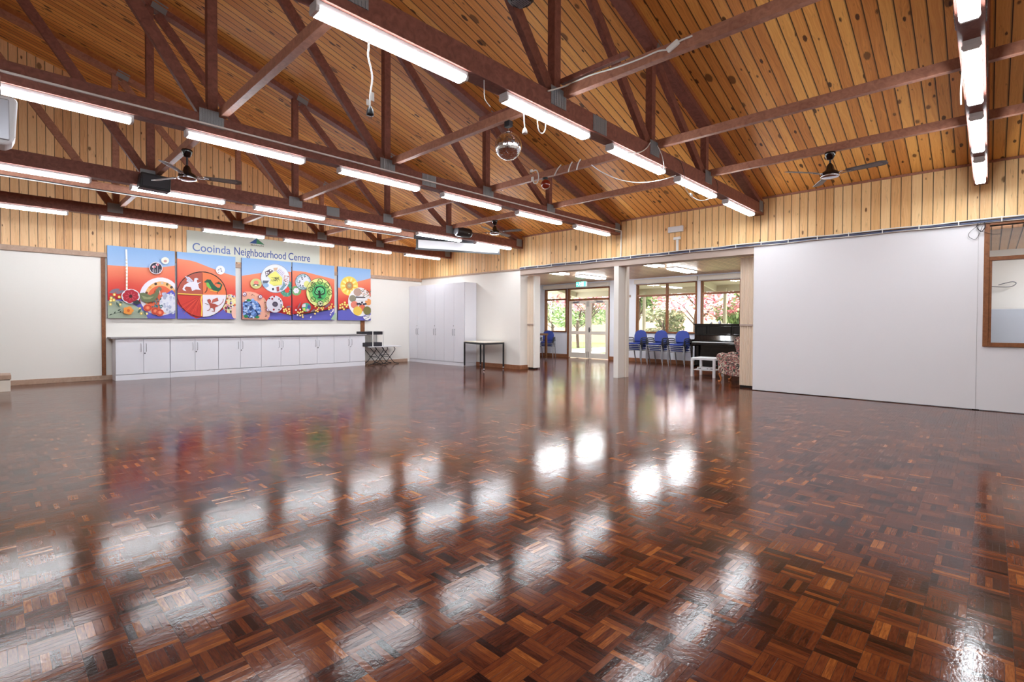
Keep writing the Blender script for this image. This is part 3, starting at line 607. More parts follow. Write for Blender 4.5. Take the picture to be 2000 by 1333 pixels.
# ------------------------------------------------------------------ painted boards on the back wall
class Art:
    """flat paint shapes on a board; pts are given on a sketch quad TL, TR, BR, BL"""
    def __init__(s, x0, x1, z0, z1, quad):
        s.x0, s.x1, s.z0, s.z1, s.q = x0, x1, z0, z1, quad; s.b = MB(); s.k = 0
    def uv(s, x, y):
        (ax, ay), (bx, by), (cx, cy), (dx, dy) = s.q; u = .5; v = .5
        for _ in range(8):
            lx = ax + (dx - ax) * v; rx = bx + (cx - bx) * v; u = (x - lx) / (rx - lx)
            ty = ay + (by - ay) * u; by_ = dy + (cy - dy) * u; v = (y - ty) / (by_ - ty)
        return min(max(u, 0), 1), min(max(v, 0), 1)
    def P(s, p):
        u, v = s.uv(*p); return (s.x0 + (s.x1 - s.x0) * u, 13.818 - .00025 * s.k, s.z1 - (s.z1 - s.z0) * v)
    def poly(s, pts, c, c2=None):
        s.k += 1; pp = [s.P(p) for p in pts]
        if len(pts) <= 4: s.b.add(pp, [tuple(range(len(pp)))], 0, [srgb(*c)] * len(pp) if not c2 else [srgb(*q) for q in c2])
        else: s.b.add(pp, [tuple(range(len(pp)))], 0, srgb(*c))
    def disc(s, x, y, r, c, ry=None): s.poly(circle(x, y, r, ry, 26), c)
    def line(s, pts, wd, c):
        for (ax, ay), (bx, by) in zip(pts, pts[1:]):
            l = math.hypot(bx - ax, by - ay) or 1; nx, ny = -(by - ay) / l * wd / 2, (bx - ax) / l * wd / 2
            s.poly([(ax + nx, ay + ny), (bx + nx, by + ny), (bx - nx, by - ny), (ax - nx, ay - ny)], c)
    def ring(s, x, y, r, wd, c, ry=None):
        ry = ry or r; s.line([(x + r * math.cos(a * PI / 14), y + ry * math.sin(a * PI / 14)) for a in range(29)], wd, c)
    def leafs(s, l, c):
        for x, y, a, ln, wd in l:
            ca, sa = math.cos(a), math.sin(a)
            s.poly([(x + ca * u * ln - sa * v * wd, y + sa * u * ln + ca * v * wd) for u, v in ((0, 0), (.3, .5), (.7, .4), (1, 0), (.7, -.4), (.3, -.5))], c)
    def hills(s, top, bot, n=10):
        """sky, orange to red ground, violet foreground; top/bot: list of (x,y)"""
        def yi(L, x):
            for (a, b), (c, d) in zip(L, L[1:]):
                if a <= x <= c: return b + (d - b) * (x - a) / (c - a)
            return L[-1][1] if x > L[-1][0] else L[0][1]
        xs = [s.q[0][0] + (s.q[1][0] - s.q[0][0]) * i / n - 2 + 4 * i / n for i in range(n + 1)]
        xs = [s.q[3][0] - 5] + xs[1:-1] + [s.q[1][0] + 5]
        st = [(0, (238, 140, 104)), (.22, (232, 118, 88)), (.5, (222, 82, 64)), (.75, (212, 54, 50)), (1, (196, 36, 42))]
        for a, b_ in zip(xs, xs[1:]):
            s.k = 1; s.poly([(a, 0), (b_, 0), (b_, yi(top, b_)), (a, yi(top, a))], (146, 184, 230), [(136, 178, 228), (136, 178, 228), (160, 190, 230), (160, 190, 230)])
            for (f0_, c0), (f1_, c1) in zip(st, st[1:]):
                g = lambda x, f: yi(top, x) + (yi(bot, x) - yi(top, x)) * f
                s.k = 1; s.poly([(a, g(a, f0_)), (b_, g(b_, f0_)), (b_, g(b_, f1_)), (a, g(a, f1_))], c0, [c0, c0, c1, c1])
            s.k = 1; s.poly([(a, yi(bot, a)), (b_, yi(bot, b_)), (b_, 1300), (a, 1300)], (98, 98, 192))
        s.k = 4
    def wattle(s, pts, r=14):
        for x, y in pts: s.disc(x, y, r, (236, 190, 70)); s.disc(x, y, r * .55, (252, 240, 170))
    def done(s, label):
        o = thing('painted_panel', label, 'painting', ((s.x0 + s.x1) / 2, 13.85, s.z0), group='mural panels above the white cabinets')
        box('board', PB, s.x0, s.x1, 13.819, 13.875, s.z0, s.z1, o); MB().box(s.x0 + .1, s.x1 - .1, 13.875, 13.899, s.z0 + .2, s.z0 + .26).box(s.x0 + .1, s.x1 - .1, 13.875, 13.899, s.z1 - .26, s.z1 - .2).build('batten', M['walnut'], o)
        s.b.build('picture', M['paint'], o, fixn=False)
PB = mat('painted board edge', srgb(70, 74, 116), .6)
rr = random.Random(3)
PZ0, PZ1 = 1.345, 2.925
a = Art(1.745, 2.985, PZ0, PZ1, [(72, 75), (1120, 165), (1108, 1190), (66, 1172)])
a.hills([(60, 372), (350, 392), (650, 412), (900, 405), (1130, 382)], [(60, 905), (300, 880), (520, 960), (1130, 1000)])
a.leafs([(90, 790, -.35, 170, 60), (180, 800, -.3, 150, 50), (100, 830, .7, 120, 40)], (128, 112, 128))
a.poly([(66, 915), (200, 905), (330, 925), (450, 970), (560, 1040), (630, 1110), (662, 1180), (66, 1175)], (168, 182, 162))
a.disc(870, 850, 330, (232, 228, 240), 290); a.disc(880, 870, 265, (236, 178, 116), 250); a.disc(870, 890, 215, (232, 104, 66), 205)
for i, an in enumerate((200, 225, 250, 275, 295, 315, 335)): a.disc(880 + 245 * math.cos(math.radians(an)), 870 + 225 * math.sin(math.radians(an)), 22, ((96, 50, 30), (238, 150, 60), (70, 36, 26), (206, 190, 180), (120, 96, 40), (60, 60, 70), (214, 120, 60))[i], 20)
a.poly([(880, 860), (1060, 750), (1110, 800), (1108, 860), (900, 900)], (88, 88, 190))
a.disc(1000, 960, 150, (224, 226, 238), 150)
for i in range(34): a.disc(rr.uniform(880, 1100), rr.uniform(800, 1100), rr.uniform(12, 26), rr.choice([(206, 210, 230), (240, 240, 248), (186, 192, 216), (170, 176, 200)]))
for i in range(26): a.leafs([(rr.uniform(740, 880), rr.uniform(900, 1010), rr.uniform(0, 6), 44, 18)], rr.choice([(70, 120, 126), (96, 146, 150), (40, 84, 96)]))
for x, y in ((660, 1020), (780, 1070), (850, 1095)): a.disc(x, y, 66, (226, 96, 62), 54); a.ring(x, y, 50, 8, (170, 40, 36), 40); a.disc(x, y, 22, (240, 140, 100))
a.poly([(530, 800), (600, 790), (700, 830), (770, 800), (800, 740), (850, 700), (880, 720), (850, 770), (820, 850), (760, 920), (660, 945), (580, 920), (540, 860)], (104, 112, 78)); a.disc(850, 735, 36, (120, 116, 96), 30); a.poly([(560, 830), (650, 860), (760, 850), (700, 890), (600, 890)], (146, 150, 110))
a.line([(850, 760), (862, 830)], 10, (240, 220, 210))
a.disc(400, 845, 140, (226, 224, 236), 110)
for i in range(8):
    an = i * PI / 4 + .2; a.disc(400 + 72 * math.cos(an), 845 + 60 * math.sin(an), 52, (176, 26, 48), 44)
for i in range(8): an = i * PI / 4 + .2; a.line([(400, 845), (400 + 80 * math.cos(an), 845 + 66 * math.sin(an))], 7, (216, 84, 100))
a.disc(400, 845, 26, (70, 10, 20)); a.poly([(420, 930), (500, 900), (560, 950), (480, 972)], (40, 50, 52))
a.line([(344, 140), (350, 420), (345, 600), (342, 745)], 26, (238, 236, 232))
for i in range(18): a.disc(344, 300 + i * 25, 15, (250, 246, 236) if i % 2 else (226, 206, 170), 9)
a.disc(798, 420, 106, (232, 226, 236), 92); a.disc(798, 420, 96, (42, 34, 54), 82)
for x, y in ((765, 402), (822, 368)): a.disc(x, y, 28, (232, 196, 204), 20); a.disc(x + 6, y + 4, 14, (206, 70, 84)); a.line([(x, y + 12), (x, 495)], 6, (220, 214, 220))
for x in (745, 790, 850, 870): a.line([(x, 440), (x + 4, 490)], 6, (206, 200, 212))
a.disc(948, 308, 64, (240, 236, 222), 52); a.disc(950, 316, 28, (198, 150, 148), 20)
a.wattle([(158, 820), (228, 856), (112, 870), (105, 908), (150, 900)], 22); a.wattle([(100, 965), (240, 970), (535, 1030), (555, 1105), (640, 1110)], 20)
a.leafs([(180, 930, 1.0, 100, 34), (220, 920, .5, 70, 24), (500, 1100, -.9, 90, 34), (590, 1060, 1.1, 90, 30)], (80, 104, 92))
a.line([(80, 1130), (150, 1105), (230, 1085), (320, 1100)], 6, (52, 70, 62)); a.leafs([(85, 1130, -.6, 40, 18), (150, 1105, -1, 40, 16), (200, 1060, -.3, 50, 18), (230, 1088, -.8, 40, 14)], (34, 50, 46))
for i in range(5): an = i * 1.256; a.disc(360 + 40 * math.cos(an), 1060 + 34 * math.sin(an), 40, (236, 150, 60), 30)
a.disc(360, 1060, 22, (206, 96, 30)); a.done('mural panel with red hibiscus flower and white post, leftmost of the five')

a = Art(3.03, 4.285, PZ0, PZ1, [(50, 125), (1000, 185), (990, 1200), (45, 1197)])
a.hills([(40, 235), (300, 268), (560, 365), (800, 450), (1010, 500)], [(40, 960), (300, 1200), (700, 1100), (780, 1020), (1010, 980)])
a.poly([(45, 960), (220, 1200), (45, 1200)], (98, 98, 192)); a.poly([(560, 1200), (760, 1060), (1000, 1000), (1000, 1200)], (98, 98, 192))
a.disc(900, 950, 140, (240, 226, 170), 155)
for i in range(60): a.disc(rr.uniform(800, 985), rr.uniform(810, 1080), rr.uniform(8, 20), rr.choice([(250, 240, 180), (226, 104, 64), (40, 60, 40), (220, 220, 240), (150, 30, 60), (232, 160, 176), (110, 60, 130)]))
a.disc(975, 1090, 60, (238, 190, 176), 100)
a.disc(438, 802, 402, (24, 16, 20), 370)
def quad(cx, cy, rx, ry, a0, c):
    a.poly([(cx, cy)] + [(cx + rx * math.cos(math.radians(a0 + i * 9)), cy + ry * math.sin(math.radians(a0 + i * 9))) for i in range(11)], c)
for a0, c in ((180, (176, 82, 64)), (270, (232, 120, 70)), (90, (206, 52, 40)), (0, (232, 228, 238))):
    cx, cy = 436, 806
    a.k += 1; pts = [(cx + 390 * math.cos(math.radians(a0 + i * 9)), cy + 358 * math.sin(math.radians(a0 + i * 9))) for i in range(11)]
    c0 = a.P((cx, cy)); pp = [a.P(p) for p in pts]; a.b.add([c0] + pp, [(0, i + 1, i + 2) for i in range(10)], 0, srgb(*c))
for i in range(14): a.line([(400, 830), (60 + i * 28, 1000 + (i * 37) % 130)], 6, (226, 84, 58) if i % 2 else (176, 36, 34))
a.line([(50, 795), (440, 812)], 18, (244, 196, 76)); a.line([(425, 815), (410, 900), (425, 1000), (415, 1150)], 20, (244, 196, 76)); a.line([(50, 812), (430, 824)], 6, (50, 24, 16)); a.line([(436, 460), (438, 806)], 6, (120, 40, 34)); a.line([(440, 812), (830, 818)], 8, (240, 226, 220))
# white winged beast, green serpent, red winged beast
a.poly([(120, 720), (150, 660), (220, 610), (300, 600), (310, 545), (350, 540), (375, 560), (345, 575), (355, 620), (420, 600), (365, 640), (380, 700), (410, 730), (330, 725), (270, 750), (250, 690), (180, 680), (150, 710), (180, 755), (140, 745)], (226, 222, 236))
a.poly([(160, 515), (230, 530), (290, 590), (270, 612), (185, 600), (195, 560)], (210, 208, 228)); a.line([(185, 530), (280, 600)], 6, (140, 130, 160)); a.line([(180, 560), (270, 606)], 5, (140, 130, 160))
a.poly([(460, 605), (510, 560), (570, 565), (620, 640), (680, 690), (720, 690), (740, 640), (640, 620), (700, 590), (765, 640), (740, 720), (690, 760), (620, 745), (560, 690), (530, 620)], (26, 86, 62))
a.poly([(495, 610), (530, 610), (580, 700), (560, 715), (505, 670)], (120, 190, 80)); a.line([(510, 690), (505, 740), (470, 775)], 12, (30, 40, 36)); a.line([(560, 735), (690, 755)], 10, (240, 210, 80)); a.line([(680, 745), (675, 790)], 12, (120, 30, 30)); a.line([(630, 640), (715, 585)], 8, (180, 40, 40))
a.poly([(510, 890), (545, 870), (570, 900), (565, 940), (640, 955), (700, 985), (640, 1010), (630, 1070), (600, 1020), (560, 1020), (545, 970), (520, 920)], (170, 72, 60))
a.poly([(570, 945), (600, 880), (680, 850), (695, 900), (640, 920)], (186, 92, 80)); a.line([(690, 985), (740, 950), (770, 910), (775, 870)], 9, (160, 70, 66)); a.line([(470, 940), (530, 970)], 8, (90, 40, 40)); a.line([(560, 1010), (545, 1050), (505, 1062)], 10, (150, 60, 50)); a.line([(620, 1050), (630, 1075), (580, 1070)], 9, (150, 60, 50))
a.disc(733, 405, 76, (236, 234, 242), 72)
for i in range(16): a.disc(rr.uniform(690, 775), rr.uniform(370, 450), 9, rr.choice([(170, 168, 190), (196, 170, 180), (150, 160, 170)]))
a.done('mural panel with a large quartered disc of winged beasts, second from left')

a = Art(4.43, 5.682, PZ0, PZ1, [(105, 130), (975, 190), (960, 1195), (88, 1190)])
a.hills([(80, 445), (300, 410), (520, 372), (800, 350), (990, 365)], [(80, 1200), (550, 1070), (700, 1065), (850, 1100), (990, 1125)])
a.disc(880, 650, 130, (74, 150, 128), 145); a.disc(888, 670, 50, (222, 70, 56), 56)
for i in range(40): an = rr.uniform(0, 6.28); q = rr.uniform(70, 125); a.leafs([(880 + q * math.cos(an), 650 + q * 1.1 * math.sin(an), rr.uniform(0, 6), 30, 14)], rr.choice([(40, 112, 92), (130, 196, 170)]))
a.disc(676, 480, 262, (228, 232, 240), 250); a.ring(676, 480, 258, 7, (150, 160, 190), 246)
a.poly([(530, 430), (680, 350), (800, 470), (790, 590), (640, 610), (560, 560), (590, 500)], (228, 224, 120))
for i in range(22): a.line([(rr.uniform(600, 750), y0 := rr.uniform(450, 520)), (rr.uniform(600, 750), y0 + 20)], 6, (90, 90, 60))
a.poly([(490, 370), (580, 320), (640, 350), (510, 460)], (96, 84, 96)); 
for x, y in ((515, 385), (545, 385), (590, 345), (520, 415)): a.disc(x, y, 13, (236, 234, 240))
a.poly([(700, 350), (760, 300), (860, 380), (800, 450)], (226, 222, 238)); 
for i in range(5): a.line([(705 + i * 20, 368 + i * 16), (760 + i * 18, 312 + i * 16)], 5, (150, 150, 176))
a.poly([(640, 300), (720, 290), (700, 340), (650, 350)], (216, 180, 150))
a.poly([(450, 520), (560, 520), (520, 570), (450, 560)], (84, 92, 112)); a.disc(500, 600, 50, (146, 182, 220), 36)
a.poly([(820, 520), (860, 600), (790, 690), (740, 670), (800, 600)], (120, 156, 172)); a.poly([(688, 630), (732, 620), (736, 700), (694, 706)], (170, 80, 80)); a.disc(625, 665, 18, (40, 40, 60), 22)
for i in range(26): a.disc(rr.uniform(820, 915), rr.uniform(420, 600), 8, rr.choice([(206, 90, 80), (96, 60, 70), (228, 190, 180)]))
a.disc(330, 575, 96, (206, 200, 130), 88); a.disc(330, 575, 78, (196, 196, 128), 72); a.disc(332, 560, 42, (232, 130, 116), 34); a.poly([(260, 605), (320, 578), (400, 600), (340, 612)], (30, 26, 30)); a.disc(325, 605, 22, (236, 232, 220), 12)
a.disc(190, 1060, 372, (236, 172, 150), 350)
for i in range(70): an = rr.uniform(0, 6.28); q = rr.uniform(290, 350); a.disc(190 + q * math.cos(an), 1060 + q * .94 * math.sin(an), 8, rr.choice([(200, 150, 130), (180, 170, 120), (216, 130, 120)]))
a.disc(230, 1010, 172, (40, 66, 120), 160)
for i in range(110): an = rr.uniform(0, 6.28); q = 168 * math.sqrt(rr.random()); a.disc(230 + q * math.cos(an), 1005 + q * .95 * math.sin(an), rr.uniform(14, 28), rr.choice([(120, 160, 222), (150, 186, 236), (96, 136, 206), (186, 208, 242), (74, 110, 180)]), rr.uniform(10, 20))
for x, y in ((180, 862), (130, 1140), (320, 1150)): a.leafs([(x - 30, y, 0, 80, 50)], (30, 130, 80))
for x, y in ((122, 760), (388, 800), (518, 1022)): a.disc(x, y, 36, (110, 40, 90)); a.disc(x, y, 26, (226, 220, 232)); a.disc(x + 4, y + 6, 10, (120, 60, 110))
for x, y in ((250, 770), (465, 900), (475, 1135)): a.line([(x - 16, y + 14), (x, y - 12), (x + 20, y + 8)], 7, (60, 30, 40))
a.disc(636, 925, 148, (210, 206, 220), 146); a.disc(642, 928, 52, (90, 80, 100), 46); a.ring(642, 928, 34, 8, (50, 44, 66), 30)
for x, y in ((625, 795), (592, 835), (614, 1020)): a.disc(x, y, 17, (160, 26, 40))
for x, y in ((712, 838), (742, 870), (750, 940), (748, 975), (708, 1022), (538, 830)): a.disc(x, y, 14, (24, 20, 30), 11)
a.wattle([(785, 970), (830, 1010), (890, 1010), (800, 1048), (845, 1040), (895, 1055), (862, 1078), (898, 1096), (795, 1020)], 18)
a.poly([(800, 1080), (980, 1120), (980, 1132), (880, 1116)], (26, 20, 26)); a.leafs([(830, 980, -.2, 110, 30)], (120, 104, 116)); a.done('mural panel with pale disc of buildings and blue petal cluster, middle of the five')

a = Art(5.71, 6.925, PZ0, PZ1, [(100, 115), (900, 180), (875, 1185), (80, 1180)])
a.hills([(80, 270), (300, 285), (560, 350), (910, 430)], [(80, 1080), (360, 1070), (560, 1030), (760, 990), (910, 960)])
a.disc(160, 640, 92, (120, 168, 110), 90); 
for i in range(6): an = i * 1.047; a.disc(160 + 30 * math.cos(an), 640 + 30 * math.sin(an), 24, (232, 224, 238))
a.disc(290, 478, 150, (70, 84, 104), 152); a.disc(290, 478, 140, (206, 216, 228), 142)
for i in range(70): an = rr.uniform(0, 6.28); q = rr.uniform(105, 136); a.disc(290 + q * math.cos(an), 478 + q * math.sin(an), 8, rr.choice([(100, 156, 160), (150, 190, 196), (70, 120, 130)]))
a.disc(290, 478, 98, (226, 226, 240))
for x, y in ((230, 450), (262, 408), (272, 436), (318, 395), (240, 524), (276, 552), (210, 495)): a.leafs([(x - 16, y, rr.uniform(-1, 1.5), 38, 20)], (24, 22, 40))
a.disc(350, 520, 56, (226, 226, 140), 60)
a.disc(584, 672, 252, (236, 236, 150), 266); a.disc(590, 672, 205, (150, 206, 110), 205); a.disc(588, 672, 140, (70, 176, 100), 150); a.ring(584, 672, 250, 7, (70, 80, 40), 264)
K = (20, 34, 26)
a.poly([(480, 680), (500, 620), (520, 570), (590, 552), (650, 565), (690, 610), (690, 690), (650, 720), (520, 720)], K); a.poly([(498, 675), (520, 625), (540, 590), (590, 572), (640, 585), (672, 620), (672, 680), (640, 702), (530, 702)], (96, 200, 130))
a.poly([(560, 640), (600, 640), (610, 760), (650, 782), (530, 782), (568, 755)], K)
for dx, dy in ((-70, -50), (-40, -80), (10, -90), (60, -60), (80, -20), (-80, 0)): a.line([(585, 720), (585 + dx, 700 + dy)], 9, K)
for x, y, r in ((600, 470, 46), (728, 540, 48), (780, 668, 46), (452, 800, 46), (715, 810, 40), (400, 620, 44), (452, 520, 40)): a.ring(x, y, r, 10, K); a.line([(x - r * .6, y - r * .5), (x + r * .6, y + r * .5)], 7, K)
a.disc(580, 878, 56, K); a.disc(580, 878, 44, (236, 236, 190))
for i in range(3): an = i * PI / 3; a.line([(580 - 40 * math.cos(an), 878 - 40 * math.sin(an)), (580 + 40 * math.cos(an), 878 + 40 * math.sin(an))], 10, K)
a.line([(430, 490), (520, 540)], 10, K); a.line([(470, 560), (480, 600)], 9, K)
a.disc(312, 948, 84, (70, 160, 130), 84); a.poly([(240, 900), (300, 880), (300, 940), (236, 950)], (216, 196, 210)); a.poly([(240, 970), (290, 960), (300, 1020), (262, 1010)], (206, 220, 80)); a.poly([(340, 900), (390, 920), (380, 980), (330, 960)], (60, 80, 160)); a.disc(336, 1000, 24, (220, 160, 190))
a.leafs([(150, 980, -1.1, 150, 24), (380, 1060, -.7, 130, 40), (420, 1050, -.5, 120, 30), (650, 960, -.6, 160, 36), (480, 1000, -.3, 120, 26)], (124, 104, 116))
a.poly([(85, 1070), (300, 1060), (480, 1020), (760, 980), (720, 1004), (480, 1046), (300, 1078), (85, 1088)], (24, 18, 24))
a.wattle([(480, 935), (520, 985), (545, 955), (590, 962), (630, 960), (490, 1012), (525, 1025), (612, 992), (470, 1065), (155, 1040), (180, 1056), (206, 1038), (240, 1030), (195, 1100), (235, 1090), (242, 1128), (740, 950), (780, 930), (800, 890), (845, 935), (740, 985), (780, 960)], 17)
for x, y in ((120, 1000), (195, 988), (765, 1085), (780, 1045), (810, 1022), (822, 995), (145, 1090)): a.disc(x, y, 15, (236, 226, 232))
a.poly([(765, 1170), (850, 1060), (878, 1040), (876, 1180)], (168, 196, 168)); a.leafs([(380, 1150, -1.2, 46, 22)], (232, 228, 236)); a.done('mural panel with green tree disc in black outline, fourth from left')

a = Art(7.035, 8.105, PZ0, PZ1, [(950, 200), (1550, 240), (1535, 1195), (938, 1195)])
a.hills([(930, 590), (1000, 600), (1200, 520), (1310, 470), (1560, 405)], [(930, 1010), (1120, 985), (1560, 960)])
a.disc(1146, 558, 160, (240, 212, 96), 178)
for i in range(20): an = i * PI / 10; a.leafs([(1146 + 50 * math.cos(an), 558 + 55 * math.sin(an), an, 105, 34)], (244, 200, 76) if i % 2 else (250, 232, 150))
a.disc(1146, 555, 72, (206, 140, 64), 80); a.disc(1146, 552, 44, (170, 150, 110), 50); a.disc(1146, 552, 22, (190, 180, 130))
a.leafs([(960, 990, -.7, 110, 30), (1040, 960, .9, 80, 24)], (110, 96, 110)); a.poly([(938, 1000), (1120, 970), (1125, 984), (938, 1018)], (24, 18, 24))
a.wattle([(980, 915), (1015, 895), (1060, 865), (1060, 905), (1105, 910), (975, 965), (1018, 955), (1088, 940), (1040, 990)], 20)
a.disc(1335, 850, 218, (238, 236, 238), 268)
for x, y, r, c in ((1290, 670, 72, (186, 154, 140)), (1200, 790, 62, (142, 136, 116)), (1230, 905, 66, (226, 130, 110)), (1370, 960, 62, (226, 112, 84)), (1288, 1020, 82, (236, 200, 84)), (1490, 850, 60, (236, 160, 96)), (1465, 1010, 76, (122, 116, 66))): a.disc(x, y, r, c, r * 1.05)
for i in range(60): a.disc(rr.uniform(1360, 1535), rr.uniform(610, 760), 7, rr.choice([(190, 50, 50), (60, 60, 60), (70, 120, 70), (220, 120, 60)]))
a.poly([(1250, 750), (1430, 760), (1430, 778), (1250, 772)], (70, 66, 76)); 
for i in range(9): a.poly([(1258 + i * 24, 796), (1274 + i * 24, 788), (1276 + i * 24, 824), (1256 + i * 24, 826)], (236, 234, 238))
for i in range(6): a.leafs([(1262 + i * 30, 880, rr.uniform(-1, 1), 46, 40)], (58, 52, 70))
a.poly([(1380, 1130), (1440, 1100), (1530, 1090), (1520, 1160), (1460, 1190), (1400, 1170)], (236, 234, 240)); a.line([(1400, 1125), (1510, 1105)], 9, K); a.line([(1420, 1160), (1500, 1130)], 7, K)
a.done('narrow mural panel with yellow sunflower and leaf disc, rightmost of the five')

# the cream sign above
o = thing('centre_sign', 'pale sage sign with blue lettering above the mural panels', 'sign', (4.87, 13.86, 2.93))
box('board', M['signm'], 3.235, 6.50, 13.855, 13.878, 2.80, 3.47, o)
def text(body, x, z, size, m, parent, name, sx=1, wd=None):
    cu = bpy.data.curves.new(name, 'FONT'); cu.body = body; cu.size = size; cu.extrude = .0015; cu.offset = .0015 * size / .28
    tmp = bpy.data.objects.new(name, cu); COL.objects.link(tmp); bpy.context.view_layer.update()
    me = bpy.data.meshes.new_from_object(tmp.evaluated_get(bpy.context.evaluated_depsgraph_get())); bpy.data.objects.remove(tmp)
    xs = [v.co.x for v in me.vertices]; k = (wd / (max(xs) - min(xs))) if wd else 1
    for v in me.vertices: v.co = Vector((x + v.co.x * k, 13.8535 - v.co.z, z + v.co.y)) - Vector(parent['_w'])
    me.materials.clear(); me.materials.append(m); ob = bpy.data.objects.new(name, me); COL.objects.link(ob); ob.parent = parent; return ob
text('Cooinda', 3.345, 2.985, .28, M['blueletter'], o, 'lettering', wd=.83)
text('Neighbourhood', 4.26, 2.985, .28, M['navyletter'], o, 'lettering', wd=1.28)
text('Centre', 5.615, 2.985, .28, M['navyletter'], o, 'lettering', wd=.60)
b = MB(); b.prism([(4.63, 3.32), (4.81, 3.465), (4.80, 3.32)], (0, 13.855, 0), (1, 0, 0), (0, 0, 1), (0, -.002, 0), 1); b.prism([(4.80, 3.32), (4.81, 3.465), (5.00, 3.32)], (0, 13.855, 0), (1, 0, 0), (0, 0, 1), (0, -.002, 0), 0)
b.build('logo', [M['logog'], M['logob']], o); text('MARION', 4.66, 3.26, .055, M['logot'], o, 'lettering', wd=.31)

# ------------------------------------------------------------------ low cabinets and worktop
CX = [1.82, 2.805, 3.785, 4.765, 5.745, 6.725, 7.705]; CF, CBK = 13.45, 13.88
cab0 = thing('low_cabinet', '', 'cabinet', (0, 13.7, 0), group='white low cabinets under the mural')
cw = .98
MB().box(0, cw, CF + .03, CBK, .12, .90).build('carcass', M['cool'], cab0, .002); box('plinth', M['cool'], 0, cw, CF + .004, CBK, 0, .118, cab0, .002)
for s in (0, 1):
    x0 = .004 + s * (cw / 2 - .001); x1 = x0 + cw / 2 - .007
    d = box('door', M['cool'], x0, x1, CF, CF + .017, .132, .885, cab0, .002)
    hx = x1 - .045 if s == 0 else x0 + .045
    MB().tube([(hx, CF, .79), (hx, CF - .025, .775), (hx, CF - .028, .70), (hx, CF - .025, .625), (hx, CF, .61)], .005, 8).build('handle', M['steel'], d)
    if s: MB().lathe([(.013, -.004), (.013, 0)], (x0 + .02, CF, .575), 14, axis='y').build('lock', M['dcable'], d)
cl = ['leftmost, with its end panel showing', 'second from the left', 'third from the left', 'fourth from the left', 'fifth from the left', 'rightmost, next to the folding table']
for i in range(6):
    o = cab0 if i == 0 else copy_tree(cab0); o.location.x = CX[i]; o['label'] = 'white two-door low cabinet below the mural, ' + cl[i]
tag(box('worktop', M['grey'], 1.74, 7.74, 13.415, 13.895, .902, .935, bevel=.004, origin=(4.7, 13.6, .9)), 'long grey laminate worktop over the row of low cabinets', 'worktop')

# ------------------------------------------------------------------ tall cupboards
tc0 = thing('tall_cupboard', '', 'cupboard', (9.8, 0, 0), group='white tall cupboards in the corner')
FX = 9.57; tw = .925
MB().box(FX + .03, U - .0, 0, tw, .10, 2.48).build('carcass', M['cool'], tc0, .002); box('plinth', M['cool'], FX + .004, U, 0, tw, 0, .098, tc0, .002)
for s in (0, 1):
    y0 = .003 + s * (tw / 2); y1 = y0 + tw / 2 - .006
    d = box('door', M['cool'], FX, FX + .017, y0, y1, .114, 2.475, tc0, .002)
    hy = y1 - .04 if s == 0 else y0 + .04
    MB().tube([(FX, hy, 1.10), (FX - .028, hy, 1.08), (FX - .03, hy, 1.0), (FX - .028, hy, .92), (FX, hy, .90)], .006, 8).build('handle', M['steel'], d)
    if s: MB().lathe([(.013, -.004), (.013, 0)], (FX, y0 + .02, 1.19), 14, axis='x').build('lock', M['dcable'], d)
for i in range(3):
    o = tc0 if i == 0 else copy_tree(tc0); o.location.y = 11.115 + i * tw
    o['label'] = 'tall white two-door cupboard, ' + ('nearest the small table, its side showing', 'middle one of the three', 'in the corner against the mural wall')[i]

# ------------------------------------------------------------------ small table with castors
def rnd_table():
    t = thing('small_table', 'small table with pale top and dark metal legs on castors before the white wall', 'table', (9.7, 10.15, 0))
    p = [Vector(q) for q in ((9.04, 9.72, 0), (9.98, 9.97, 0), (9.72, 10.78, 0), (9.42, 10.75, 0))]
    # four corners: nearest, right, far, left
    P0 = Vector((9.06, 9.74, 0)); ex = Vector((.90, .26, 0)); ey = Vector((.16, 1.02, 0)) * 1.0
    c = [P0, P0 + ex, P0 + ex + ey * .98, P0 + ey]
    c = [Vector((9.06, 9.73, 0)), Vector((9.93, 9.76, 0)), Vector((9.93, 10.72, 0)), Vector((9.33, 10.80, 0))]
    c = [Vector((9.10, 9.76, 0)), Vector((9.94, 9.86, 0)), Vector((9.99, 10.86, 0)), Vector((9.42, 10.92, 0))]
    top = [(q.x, q.y) for q in c]
    cen = sum(c, Vector()) / 4
    grow = [cen + (q - cen) * 1.03 for q in c]
    MB().prism([(q.x, q.y) for q in grow], (0, 0, .735), (1, 0, 0), (0, 1, 0), (0, 0, .022)).build('table_top', M['cream'], t, .003)
    b = MB()
    for i in range(4): q, r = c[i], c[(i + 1) % 4]; b.bar(q + Vector((0, 0, .712)), r + Vector((0, 0, .712)), .03, .045)
    b.build('apron', M['black'], t)
    for q in c:
        lg = MB().box(q.x - .018, q.x + .018, q.y - .018, q.y + .018, .06, .735).build('leg', M['black'], t, .003)
        MB().lathe([(.012, -.012), (.026, -.012), (.028, 0), (.026, .012), (.012, .012)], (q.x, q.y, .028), 16, axis='x').box(q.x - .014, q.x + .014, q.y - .014, q.y + .014, .045, .062).build('castor', M['chrome'], lg)
rnd_table()
tag(MB().box(U - .02, U + .008, 10.78, 10.90, .42, .50).build('power_outlet', M['wcable'], bevel=.004, origin=(U, 10.84, .45)), 'white power outlet low on the wall behind the small table', 'outlet')

